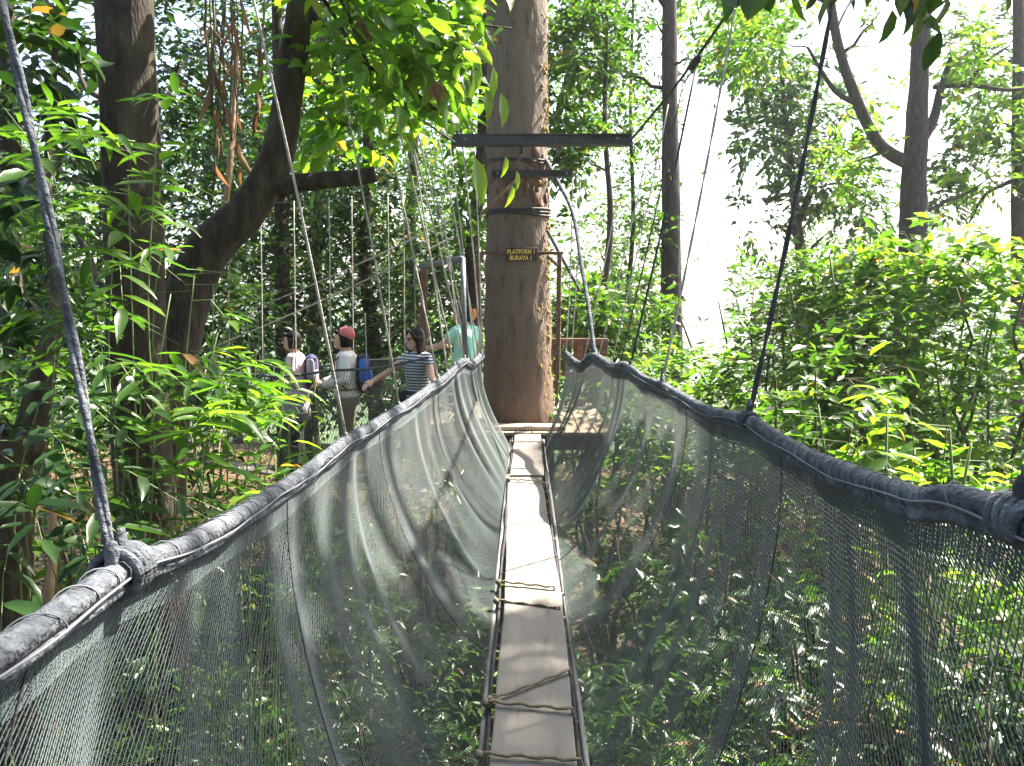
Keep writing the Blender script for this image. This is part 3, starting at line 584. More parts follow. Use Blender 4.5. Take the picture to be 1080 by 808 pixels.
    for i in range(12):
        x = random.uniform(205, 285); y1 = random.uniform(90, 215); a = px(x + random.uniform(-14, 14), -60, 5.0 + random.uniform(-.3, .3)); c_ = px(x, y1, 5.0 + random.uniform(-.3, .3))
        w_ = wob(a, c_, 8, .05); mb.tube([p - b0 for p in w_], random.uniform(.003, .009), 5)
        n = 4; P = np.array([w_[random.randint(3, 8)] for _ in range(n)]); D = R.normal(0, .35, (n, 3)); D[:, 2] = -1
        f.leaves(P, D, R.normal(0, 1, (n, 3)), .12 + .15 * R.random(n), .16, 1, R.random(n), cull=False)
    mb.build('root', TWIG, e)
    for q in f.V: q -= b0
    f.build('dead_leaf', [L_DRY, TWIG], e)
    # brown dead leaves and red leaf
    for lab, spots, m in (('curled brown dead leaf caught high beside the forked trunk', [(378, 20, 4.2, .16)], L_DRY), ('orange-brown dead leaf hanging among bright leaves left of the platform trunk', [(458, 85, 4.5, .16)], L_DRY), ('red young leaf low at the left behind the hand rope', [(140, 575, 3.0, .13)], L_RED)):
        x, y, d, l = spots[0]; p = px(x, y, d); e = empty('dead_leaf' if m is L_DRY else 'red_leaf', p, lab, 'leaf'); f = Fol()
        f.leaves(np.array([[0, 0, 0.]] * 3), np.array([[.2, .1, -1.], [.5, 0, -.8], [-.2, .1, -.9]]), np.array([[.3, -1, .2], [-.2, -1, .4], [0.5, -1, .2]]), np.array([l, l * .8, l * .7]), .4, 1, cull=False); f.build('leaf_blade', [m], e)

# ------------------------------------------------------------------ rope bridge
ROPE = noisy('hand_rope', [(.3, (.03, .034, .042)), (.52, (.08, .09, .108)), (.75, (.19, .2, .23))], (1, 1, 1), 16, .9, 1.0, 60, bdist=.02)
NETM = noisy('net_twine', [(.3, (.028, .046, .05)), (.7, (.066, .09, .094))], (1, 1, 1), 2.0, .5, 0, spec=.5)
N, Lk, b_ = nodes(NETM); t_ = N.new('ShaderNodeBsdfTranslucent'); t_.inputs[0].default_value = (.25, .29, .26, 1); mx_ = N.new('ShaderNodeMixShader'); mx_.inputs[0].default_value = .22; Lk.new(b_.outputs[0], mx_.inputs[1]); Lk.new(t_.outputs[0], mx_.inputs[2]); Lk.new(mx_.outputs[0], N['Material Output'].inputs[0])
HANG = noisy('hanger_rope', [(.3, (.2, .18, .16)), (.7, (.5, .46, .41))], (1, 1, 1), 20, .85, .4, 80)
HANGD = noisy('dark_rope', [(.3, (.018, .018, .022)), (.7, (.055, .055, .062))], (1, 1, 1), 20, .85, .4, 80)
LACE = mat('lace_cord', (.13, .14, .165), .85)
PLANK = noisy('plank_wood', [(.25, (.1, .09, .08)), (.42, (.16, .148, .135)), (.55, (.18, .167, .152)), (.75, (.215, .2, .183))], (5, .7, 1), 3.0, .75, .2, 14, bdist=.004)
ALU = noisy('aluminium', [(.3, (.09, .09, .095)), (.7, (.26, .26, .27))], (1, .3, 1), 10, .55, .1, metal=.4)
TIE = noisy('jute', [(.3, (.12, .1, .07)), (.7, (.25, .215, .15))], (1, 1, 1), 30, .95, .5, 90)
STEEL = noisy('painted_steel', [(.3, (.03, .03, .035)), (.7, (.075, .07, .075))], (1, 1, 1), 9, .55, .2, 40)
GREYS = noisy('grey_steel', [(.3, (.08, .085, .095)), (.7, (.16, .165, .18))], (1, 1, 1), 9, .4, .15, 40, metal=.3)
RWOOD = noisy('red_timber', [(.3, (.10, .05, .035)), (.6, (.17, .085, .06)), (.8, (.26, .16, .12))], (1, 1, 6), 4, .8, .3, 20)
DECK = noisy('deck_wood', [(.3, (.24, .18, .13)), (.6, (.38, .31, .24)), (.8, (.48, .42, .35))], (8, 1, 1), 3, .8, .3, 16)

LT = [px(*p) for p in ((0, 690, 1.15), (130, 602, 1.6), (205, 571, 1.95), (300, 513, 2.7), (365, 466, 3.5), (395, 448, 4.1), (440, 419, 5.0), (472, 396, 5.9), (488, 381, 6.6), (497, 384, 7.0), (508, 374, 7.6))]
RT = [px(*p) for p in ((1080, 550, 1.25), (960, 523, 1.6), (865, 488, 2.3), (825, 466, 2.75), (790, 444, 3.2), (745, 433, 3.9), (700, 408, 4.8), (680, 400, 5.2), (660, 386, 5.6), (645, 386, 6.2), (626, 375, 6.9), (612, 384, 7.3), (597, 373, 7.8))]
LT = [np.array((-.8, -1.3, .93)), np.array((-.8, 0, .9))] + LT
RT = [np.array((.82, -1.3, 1.06)), np.array((.82, 0, 1.04))] + RT
def side_fn(path):
    P = np.array(spline(path, None, 16)); s = np.concatenate([[0], np.cumsum(np.linalg.norm(np.diff(P, axis=0), axis=1))])
    return P, s
def bottom(y, sg): return np.array([.03 + sg * (.205 + .012 * math.sin(y * 2.3)), y, -.045])
Y0, Y1 = -1.2, 8.0
def net(path, sg, e, seed):
    P, s = side_fn(path); Ln = s[-1]; H = 1.55; rs = np.random.default_rng(seed)
    ph = rs.random(4) * 6
    def S(u, v):
        "u length, v 0 top..1 bottom (arrays)"
        T = np.stack([np.interp(u, s, P[:, k]) for k in range(3)], -1)
        yb = -1.3 + (8.05 + 1.3) * np.clip(u / Ln, 0, 1)
        B = np.stack([.03 + sg * (.182 + .006 * np.sin(yb * 2.3)), yb, np.full_like(yb, -.03)], -1)
        B[:, 1] = .4 * yb + .6 * np.clip(T[:, 1], -1.3, 8.05) - 1.15 * np.clip((8.1 - yb) / 3.2, 0, 1)
        bag = np.clip((8.2 - yb) / 4.5, 0.05, 1); c1 = T.copy(); c1[:, 0] += sg * .02; c1[:, 2] -= .42; c1[:, 1] = T[:, 1] * .75 + B[:, 1] * .25
        c2 = B.copy(); c2[:, 0] = .03 + sg * (.2 + .15 * bag); c2[:, 2] = .14 - .27 * bag
        w = v[:, None]; q = T * (1 - w) ** 3 + c1 * 3 * w * (1 - w) ** 2 + c2 * 3 * w * w * (1 - w) + B * w ** 3
        amp = np.sin(PI * np.clip(v, 0, 1)) ** .7
        fold = .01 * np.sin(u * 9 + ph[0] + v * .8 + 1.2 * np.sin(u * 2.1)) + .007 * np.sin(u * 21 + ph[1] + v + np.sin(u * 5)) + .025 * np.sin(u * 3.1 + ph[2] + v)
        q[:, 0] += sg * amp * fold; q[:, 1] += .02 * amp * np.sin(u * 11 + ph[3])
        return q
    mV = []; mF = []; cnt = 0
    def strands(du, slope, rad, v0=0.0, v1=1.0, ns=34):
        nonlocal cnt
        u0 = np.arange(-H * abs(slope), Ln + H * abs(slope), du); m = len(u0)
        v = np.linspace(v0, v1, ns); U = u0[:, None] + slope * H * (v[None, :] - .5) + rs.normal(0, .0015, (m, ns)); Vv = np.broadcast_to(v, U.shape)
        pts = S(U.ravel(), Vv.ravel().copy()).reshape(m, ns, 3)
        inside = (U >= 0) & (U <= Ln)
        T = nrm(np.gradient(pts, axis=1)); nx = np.array([sg * 1.0, 0, .45]); A = nrm(np.cross(T, nx)); Bn = np.cross(T, A)
        ring = np.stack([pts + A * rad, pts + (-A * .5 + Bn * .87) * rad, pts + (-A * .5 - Bn * .87) * rad], 2)  # m,ns,3,3
        idx = (np.arange(m * ns * 3).reshape(m, ns, 3)) + cnt
        ok = inside[:, :-1] & inside[:, 1:]
        for k in range(3):
            k2 = (k + 1) % 3
            f4 = np.stack([idx[:, :-1, k], idx[:, :-1, k2], idx[:, 1:, k2], idx[:, 1:, k]], -1)[ok]; mF.append(f4)
        mV.append(ring.reshape(-1, 3)); cnt += m * ns * 3
    strands(.0155, .55, .00138); strands(.0155, -.55, .00138)
    strands(.01, .5, .0016, 0, .07, 5); strands(.01, -.7, .0016, 0, .08, 5)
    V = np.concatenate(mV); Fq = np.concatenate(mF)
    me = bpy.data.meshes.new('net'); me.vertices.add(len(V)); me.vertices.foreach_set('co', V.astype(np.float32).ravel()); me.loops.add(len(Fq) * 4); me.loops.foreach_set('vertex_index', Fq.astype(np.int32).ravel())
    me.polygons.add(len(Fq)); me.polygons.foreach_set('loop_start', np.arange(len(Fq), dtype=np.int32) * 4); me.materials.append(NETM); me.update(calc_edges=True)
    o = bpy.data.objects.new('net', me); C.objects.link(o); o.parent = e
    return S, P, s, Ln
def rope_tube(mb, pts, r, m=0, twist=0):
    mb.tube(pts, r, 8, m)
def bridge():
    e = empty('rope_bridge', (0, 0, 0), 'canopy rope bridge with plank walkway and dark green nets in the centre', 'rope bridge')
    for path, sg, sd in ((LT, -1, 3), (RT, 1, 5)):
        S, P, s, Ln = net(path, sg, e, sd)
        mb = MB(); rr = [.0265 + .005 * noise.noise(Vector((0, float(q) * 2.2, sd))) + .004 * noise.noise(Vector((5, float(q) * 9, sd))) for q in s]
        mb.tube(P, rr, 18, rough=.16, seed=sd); 
        # rolled edge of the net under the rope
        mb.tube([p + np.array([-sg * .006, 0, -.030]) for p in P], [.016 + .006 * noise.noise(Vector((9, float(q) * 5, sd))) for q in s], 10, rough=.3, seed=sd + 1)
        mb.build('hand_rope', ROPE, e)
        wc = MB(); k = np.arange(.01, Ln - .01, .006); hp = []
        T_ = nrm(np.gradient(P, axis=0))
        for u in k:
            c = np.array([np.interp(u, s, P[:, j]) for j in range(3)]); t_ = nrm(np.array([np.interp(u, s, T_[:, j]) for j in range(3)])); a_ = nrm(np.cross(t_, [0, 0, 1.])); b_ = np.cross(t_, a_); an = u * 2 * PI / (.11 + .01 * math.sin(u * 3))
            hp.append(c + (a_ * math.cos(an) + b_ * math.sin(an)) * (.030 + .002 * math.sin(u * 40)))
        wc.tube(hp, .0018, 4, caps=False); wc.build('binding_cord', LACE, e)
        lc = MB(); k = np.arange(0, Ln, .02)
        lp = [np.array([np.interp(u, s, P[:, j]) for j in range(3)]) for u in k]
        lc.tube([p + np.array([-sg * (.0325 + .002 * math.sin(u * 21)), 0, -.008 + .006 * math.sin(u * 7)]) for p, u in zip(lp, k)], .0028, 5)
        lc.build('lacing_cord', LACE, e)
        # wrapped knots on the hand rope
        for q in (((130, 598, 1.6), 1.25),) if sg < 0 else (((1062, 545, 1.27), 1.0), ((788, 441, 3.2), .9), ((700, 406, 4.85), .8)):
            c = px(*q[0]); i = int(np.argmin(np.linalg.norm(P - c, axis=1))); T = nrm(P[min(i + 2, len(P) - 1)] - P[max(i - 2, 0)]); u = nrm(np.cross(T, [0, 0, 1.])); v = np.cross(T, u); kb = MB()
            for j in range(5):
                cc = P[i] + T * (j - 2) * .014 * q[1]; kb.tube([cc + (u * math.cos(a) + v * math.sin(a)) * .037 * q[1] + T * .008 * math.sin(a + j) for a in np.linspace(0, 2 * PI, 16)], .0085 * q[1], 6, caps=False)
            kb.tube([P[i] + v * -.03 + T * .0, P[i] + np.array([0, 0, .035]), P[i] + np.array([0, 0, .09])], [.02, .016, .008], 8)
            kb.build('rope_knot', ROPE, e)
        # vertical stringers inside the net
        for u in np.linspace(1.0, Ln - .5, 6):
            vb = MB(); v = np.linspace(0, 1, 24); uu = np.full(24, u) + .03 * v
            vb.tube(S(uu, v) + np.array([-sg * .003, 0, 0]), .0022, 5); vb.build('stringer', HANGD, e)
    # ladder rails, rungs
    for sg in (-1, 1):
        mb = MB()
        for a, b in ((-1.2, 1.35), (1.4, 3.75), (3.8, 6.15), (6.2, 8.15)): mb.beam((.03 + sg * .172, a, -.06), (.03 + sg * .172 + .003, b, -.06), .02, .05)
        mb.build('side_rail', ALU, e)
        mb = MB(); yy = np.linspace(-1.2, 8.1, 120)
        mb.tube([(.03 + sg * (.15 + .003 * math.sin(q * 5)), q, -.02 + .006 * math.sin(q * 9 + sg)) for q in yy], .007, 7); mb.build('edge_rope', HANGD, e)
    for y in np.arange(1.4, 8.1, .3): mb = MB(); mb.tube([(-.15, y, -.05), (.21, y, -.05)], .012, 8); mb.build('rung', ALU, e)
    # planks, bowed and slightly tilted
    for (a, b, z, dx, rz) in ((-1.2, 1.5, 0, .0, 0), (1.35, 3.68, .012, .003, .002), (3.6, 6.3, .0, -.004, -.003), (6.2, 8.12, .014, .002, .001)):
        mb = MB(); n = 14; V = []; Fc = []
        for i in range(n + 1):
            y = a + (b - a) * i / n; zc = z - .016 * math.sin(PI * i / n); xw = .136 + .002 * math.sin(y * 7)
            x0 = .03 + dx + rz * (i - n / 2)
            for (xx, zz) in ((-xw, -.024), (xw, -.024), (xw + .002, -.003), (xw - .003, 0), (0, .002), (-xw + .003, 0), (-xw - .002, -.003)): V.append((x0 + xx, y, zc + zz))
        for i in range(n):
            for j in range(7): Fc.append((i * 7 + j, i * 7 + (j + 1) % 7, (i + 1) * 7 + (j + 1) % 7, (i + 1) * 7 + j))
        Fc += [tuple(range(6, -1, -1)), tuple(n * 7 + j for j in range(7))]
        mb.add(V, Fc); mb.build('plank', PLANK, e, smooth=False)
    # rope lashings over the planks
    for (xa, ya, xb, yb) in ((528, 614, 584, 620), (526, 634, 590, 642), (520, 738, 600, 708), (515, 741, 603, 749), (509, 796, 612, 803), (538, 506, 572, 508), (541, 466, 573, 466)):
        p = pz(xa, ya, .012); q = pz(xb, yb, .012); mb = MB(); k = 12
        path = []
        for i in range(k + 1):
            t = i / k; c = p * (1 - t) + q * t; c[2] = .016 + .004 * math.sin(i * 1.7); path.append(c)
        path = [p + np.array([-.02, 0, -.07])] + path + [q + np.array([.02, 0, -.07])]
        mb.tube(path, .0055, 7); mb.tube([c + np.array([0, .009, -.002]) for c in path], .0045, 7)
        mb.ball(p + np.array([-.012, 0, 0]), .016, nu=8, nv=5); mb.build('lashing', TIE, e)
    # hangers and main cables
    lo = lambda P_, x, y, d: P_[int(np.argmin(np.linalg.norm(P_ - px(x, y, d), axis=1)))]
    PL = side_fn(LT)[0]; PR = side_fn(RT)[0]
    cabR = spline([px(662, 152, 7.8), px(705, 100, 6.9), px(735, 60, 6.0), px(783, -8, 4.9), px(880, -150, 3.6), px(1100, -420, 2.2)], None, 8)
    cabL = spline([px(482, 152, 7.8), px(440, 122, 6.6), px(393, 80, 5.4), px(345, 5, 4.4), px(250, -130, 3.2), px(0, -420, 2.0)], None, 8)
    for cb in (cabR, cabL):
        mb = MB(); mb.tube(cb, .011, 8); mb.build('main_cable', HANGD, e)
    for (x, y, d, r) in ((733, 66, 6.05, .034), (781, -2, 4.95, .03)):
        mb = MB(); c = px(x, y, d); u = nrm(px(x + 30, y - 42, d - .9) - c); mb.tube([c - u * .16, c - u * .12, c + u * .1, c + u * .16], [.012, r, r * .9, .012], 10); mb.build('cable_clamp', HANGD, e)
    HR = [((733, 75, 6.0), (668, 386, 5.5), .008, HANGD), ((775, 10, 4.9), (700, 404, 4.85), .009, HANG), ((880, -8, 3.5), (793, 438, 3.2), .011, HANGD), ((705, 110, 6.9), (645, 384, 6.2), .005, HANG), ((690, 130, 7.2), (632, 378, 6.7), .005, HANG), ((722, 80, 6.4), (655, 384, 5.8), .005, HANGD),
          ((604, 188, 8.2), (596, 372, 7.85), .006, HANG), ((612, 192, 8.0), (604, 376, 7.6), .005, HANG), ((660, 160, 7.8), (615, 382, 7.2), .005, HANG), ((1240, -60, 1.6), (1068, 542, 1.27), .012, HANGD)]
    HL = [((395, 82, 5.4), (463, 400, 5.6), .009, HANG), ((412, 100, 6.0), (480, 388, 6.2), .007, HANG), ((425, 112, 6.3), (490, 380, 6.7), .007, HANG), ((440, 122, 6.6), (497, 382, 7.0), .005, HANG), ((455, 135, 7.0), (484, 385, 6.5), .004, HANG), ((265, -10, 3.6), (366, 462, 3.5), .0055, HANG),
          ((488, 155, 7.8), (507, 372, 7.55), .007, HANG), ((500, 160, 7.8), (513, 372, 7.7), .006, HANG), ((-12, -60, 1.75), (112, 592, 1.55), .011, ROPE), ((345, 8, 4.4), (420, 432, 4.6), .005, HANG), ((428, 116, 6.4), (470, 398, 5.9), .006, HANG), ((436, 120, 6.5), (494, 382, 6.85), .006, HANG), ((474, 150, 7.6), (500, 380, 7.2), .005, HANG), ((462, 142, 7.2), (504, 378, 7.4), .006, HANG)]
    for a, b, r, m in HR + HL:
        p = px(*a); q = px(*b); PP = PR if b[0] > 540 else PL; q = PP[int(np.argmin(np.linalg.norm(PP - q, axis=1)))] + np.array([0, 0, .02])
        mb = MB(); k = 14; off = []
        for st in range(2):
            pt = []
            for i in range(60 if r > .008 else 14):
                t = i / (59 if r > .008 else 13); c = p * (1 - t) + q * t; c = c + np.array([.012 * math.sin(t * PI), 0, 0])
                an = t * np.linalg.norm(p - q) / (r * 9) + st * PI; c = c + (np.array([math.cos(an), math.sin(an), 0]) * r * .45 if r > .008 else np.array([r * .5 * (1 - 2 * st), 0, 0])); pt.append(c)
            mb.tube(pt, r * .62, 6)
        mb.tube([q + np.array([0, 0, z_ * r]) for z_ in (-1, 0, 1.5, 3, 4.5)], [r * .9, r * 1.45, r * 1.2, r * 1.35, r * .9], 8, rough=.3)
        mb.build('hanger_rope', m, e)
    # pale rope climbing from the right hand rope to the tree
    mb = MB(); mb.tube(spline([px(574, 166, 8.55), px(590, 195, 8.3), px(604, 225, 8.0), px(612, 270, 7.6), px(620, 320, 7.2), px(627, 374, 6.9)], None, 8), .02, 9, rough=.12); mb.build('anchor_rope', ROPE, e)
    mb = MB(); mb.tube([px(488, 272, 6.9), px(489, 320, 6.85), px(491, 378, 6.75)], .024, 10); mb.build('steel_post', GREYS, e)
    mb = MB(); mb.beam(px(486, 273, 6.9), px(444, 281, 8.3), .05, .05); mb.build('top_bar', GREYS, e)

def platform(x, y):
    e = empty('platform', (x, y, 0), 'wooden tree platform with red-brown timber railings around the big trunk', 'platform')
    o0 = np.array([x, y, 0])
    def P(mb, n, m): mb.build(n, m, e, smooth=False)
    # deck boards with a hole round the trunk
    for i, xx in enumerate(np.arange(-1.2, .85, .17)):
        mb = MB()
        if abs(xx + .08) < .43: mb.box((xx + .08, -.63, .015), (.16, .34, .035), bev=.004); P(mb, 'deck_board', DECK); mb = MB(); mb.box((xx + .08, 1.05, .015), (.16, 1.2, .035), bev=.004)
        else: mb.box((xx + .08, .42, .015), (.16, 2.44, .035), bev=.004)
        P(mb, 'deck_board', DECK)
    mb = MB(); mb.box((.02, -.62, .06), (1.0, .22, .045), bev=.006); P(mb, 'threshold_board', DECK)
    for yy in (-.7, .6, 1.5): mb = MB(); mb.box((-.17, yy, -.09), (2.1, .1, .16), bev=.005); P(mb, 'joist', RWOOD)
    for (xx, yy) in ((-.5, -.8), (.5, -.8)): mb = MB(); mb.beam((xx * 1.6, yy + .1, -.17), (xx * .45, .0 - .3, -1.5), .09, .09); P(mb, 'brace', RWOOD)
    # railing right/back
    def post(xx, yy, h, s=.08): mb = MB(); mb.box((xx, yy, h / 2), (s, s, h), bev=.006); P(mb, 'railing_post', RWOOD)
    def rail(a, b, s=.08, hh=.1): mb = MB(); mb.beam(a, b, s, hh); P(mb, 'rail', RWOOD)
    rz = float(pz(600, 372, 0)[2]) if 0 else .86
    for xx in (.42, .8, 1.12): post(xx, 1.2, .84)
    rail((.3, 1.2, .88), (1.16, 1.2, .88), .09, .09); rail((.3, 1.2, .45), (1.16, 1.2, .45), .04, .07)
    for xx in np.arange(.5, 1.1, .12): mb = MB(); mb.box((xx, 1.22, .42), (.04, .025, .82), bev=.003); P(mb, 'baluster', RWOOD)
    # sign bar frame in front of the trunk: two posts and a thin bar
    a = px(505, 267, 8.5) - o0; b = px(594, 267, 8.5) - o0
    rail(a, b, .03, .035)
    mb = MB(); mb.beam(px(590, 268, 8.5) - o0, px(588, 400, 8.5) - o0, .05, .05); P(mb, 'railing_post', RWOOD)
    mb = MB(); mb.beam(px(505, 268, 8.5) - o0, px(504, 400, 8.5) - o0, .05, .05); P(mb, 'railing_post', RWOOD)
    mb = MB(); mb.beam(px(577, 243, 8.6) - o0, px(612, 308, 8.6) - o0, .035, .035); P(mb, 'stay', GREYS)
    mb = MB(); mb.beam(px(577, 270, 8.45) - o0, px(588, 280, 8.45) - o0, .03, .04); P(mb, 'stay', BARK_TAN)
    mb = MB(); mb.beam(px(447, 283, 8.4) - o0, px(447, 420, 8.4) - o0, .07, .07); P(mb, 'railing_post', RWOOD)
    # sign
    s0 = px(550, 268.5, 8.42); e2 = empty('sign', s0, 'small dark board with two lines of yellow lettering on the trunk', 'sign')
    mb = MB(); mb.box((0, 0, 0), (.345, .018, .145), bev=.004); mb.build('board', mat('sign_board', (.035, .02, .025), .6), e2, smooth=False)
    Y = mat('yellow_paint', (.75, .52, .09), .6)
    for txt, zz, xx in (('PLATFORM 1', .008, -.002), ('BURAYA 1', -.058, -.006)):
        cu = bpy.data.curves.new('lettering', 'FONT'); cu.body = txt; cu.size = .066; cu.align_x = 'CENTER'; cu.extrude = .002; cu.offset = .0016; cu.space_character = 1.02; cu.materials.append(Y)
        t0_ = bpy.data.objects.new('tmp', cu); C.objects.link(t0_); bpy.context.view_layer.update(); me_ = bpy.data.meshes.new_from_object(t0_.evaluated_get(bpy.context.evaluated_depsgraph_get())); bpy.data.objects.remove(t0_); bpy.data.curves.remove(cu); t = bpy.data.objects.new('lettering', me_); C.objects.link(t); t.parent = e2; t.location = (xx, -.012, zz); t.rotation_euler = (PI / 2, 0, 0); t.scale = (.8, 1, 1)
    # beams
    def beamobj(label, a, b, h, wd):
        c = (np.array(a) + np.array(b)) / 2; ee = empty('beam', c, label, 'beam'); mb = MB(); mb.beam(a - c, b - c, wd, h); mb.box(np.array([0, 0, h / 2 - .0]) , (np.linalg.norm(b - a) - .01, wd + .04, .012)); mb.box(np.array([0, 0, -h / 2]), (np.linalg.norm(b - a) - .01, wd + .04, .012)); mb.build('girder', STEEL, ee, smooth=False)
        for sx in (-.42, .42):
            mb = MB(); q = np.array([sx * np.linalg.norm(b - a), 0, 0]); mb.tube([q + np.array([0, -wd / 2 - .025, .0]), q + np.array([0, -wd / 2, .0])], .018, 6); mb.build('bolt', GREYS, ee)
        mb = MB(); r_ = .36
        mb.beam(np.array([-.2, wd / 2, 0]), np.array([-.2, 8.7 - c[1], 0]), .04, .05); mb.beam(np.array([.2, wd / 2, 0]), np.array([.2, 8.7 - c[1], 0]), .04, .05); mb.build('bracket', STEEL, ee)
    beamobj('long dark steel beam across the trunk that holds the bridge cables', px(476, 148, 7.8), px(665, 148, 7.8), .095, .09)
    beamobj('short dark beam below the long beam, fixed to the trunk', px(518, 183.5, 8.2), px(604, 183.5, 8.2), .055, .07)
    # slanting bamboo stick between the beams
    s0 = px(520, 218, 8.3); e3 = empty('bamboo_pole', s0, 'thin bamboo stick leaning on the trunk under the short beam', 'pole'); mb = MB(); mb.tube([p - s0 for p in (px(508, 226, 8.3), px(528, 205, 8.3), px(546, 188, 8.35))], .018, 8); mb.build('cane', BARK_TAN, e3)

# ------------------------------------------------------------------ second bridge with walkers
def bridge2():
    e = empty('rope_bridge', px(380, 480, 8.2), 'second rope bridge leading off to the left behind the walkers', 'rope bridge'); o0 = np.array(e.location)
    zd = -.45
    near = [px(x, y, d) for x, y, d in ((452, 377, 7.45), (400, 388, 7.55), (350, 391, 7.65), (296, 397, 7.8), (240, 392, 8.1), (180, 380, 8.6), (110, 360, 9.4))]
    far = [p + np.array([.12, .95, .02]) for p in near]
    for path, sg in ((near, -1), (far, 1)):
        P = np.array(spline(path, None, 10)); mb = MB(); mb.tube(P - o0, .013, 8); mb.build('hand_rope', HANGD if sg > 0 else ROPE, e)
        V = []; Fc = []; m = len(P); B = P.copy(); B[:, 2] = zd - .04; B[:, 1] += -sg * .3
        mb = MB(); 
        L = np.linalg.norm(np.diff(P, axis=0), axis=1).sum(); ss = np.linspace(0, m - 1.001, int(L / .045))
        for off in (-9, 9):
            for q in ss:
                a = P[int(q)] * (1 - q % 1) + P[min(int(q) + 1, m - 1)] * (q % 1); qq = min(max(q + off, 0), m - 1.001); b = B[int(qq)] * (1 - qq % 1) + B[min(int(qq) + 1, m - 1)] * (qq % 1)
                mid = (a + b) / 2 + np.array([0, sg * .05, -.02]); mb.tube([a - o0, mid - o0, b - o0], .0018, 3, caps=False)
        mb.build('net', NETM, e)
    mb = MB(); c = [(a + b) / 2 for a, b in zip(near, far)]
    for a, b in zip(c[:-1], c[1:]): mb.beam(np.array([a[0], a[1], zd]) - o0, np.array([b[0], b[1], zd + .001]) - o0, .3, .03)
    mb.build('plank', PLANK, e)
    for k, (x0, y0, x1, y1, d0, d1) in enumerate(((250, 216, 480, 198, 8.2, 8.0), (210, 372, 478, 250, 8.6, 7.6), (232, 340, 476, 232, 9.4, 8.6))):
        mb = MB(); a = px(x0, y0, d0); b = px(x1, y1, d1); mb.tube([p - o0 for p in wob(a, b, 10, .004, .012)], .008 if k else .005, 6); mb.build('main_cable', HANG if k else HANGD, e)
    for x, y0, y1, d in ((347, 208, 391, 7.65), (371, 207, 389, 8.55), (385, 330, 389, 7.6), (310, 212, 396, 7.75), (409, 205, 386, 8.5), (275, 214, 394, 7.9), (425, 203, 381, 7.5), (240, 216, 392, 8.9), (437, 270, 380, 8.4)):
        mb = MB(); mb.tube([p - o0 for p in wob(px(x, y0, d), px(x + 2, y1, d), 6, .006)], .006, 6); mb.build('hanger_rope', HANG, e)

# ------------------------------------------------------------------ people
SKIN = noisy('skin', [(.3, (.52, .31, .22)), (.7, (.6, .37, .27))], (1, 1, 1), 12, .55, .05)
HAIR = noisy('hair', [(.3, (.004, .003, .003)), (.7, (.014, .009, .008))], (8, 8, 1), 9, .6, .3, 30, spec=.15)
def cloth(n, a, b=None): return noisy(n, [(.3, a), (.7, b or tuple(min(1, c * 1.25) for c in a))], (1, 1, 1), 8, .9, .35, 18, bdist=.01)
def stripes():
    m = mat('striped_jersey', (.8, .8, .8), .85); N, L, b = nodes(m); tc = N.new('ShaderNodeTexCoord'); wv = N.new('ShaderNodeTexWave'); wv.bands_direction = 'Z'; wv.inputs['Scale'].default_value = 11; wv.inputs['Distortion'].default_value = .6; wv.inputs['Detail'].default_value = 0
    L.new(tc.outputs['Object'], wv.inputs[0]); r = ramp(N, [(.42, (.66, .66, .7)), (.55, (.07, .07, .11))]); r.color_ramp.interpolation = 'LINEAR'; L.new(wv.outputs['Color'], r.inputs[0]); L.new(r.outputs[0], b.inputs['Base Color']); return m
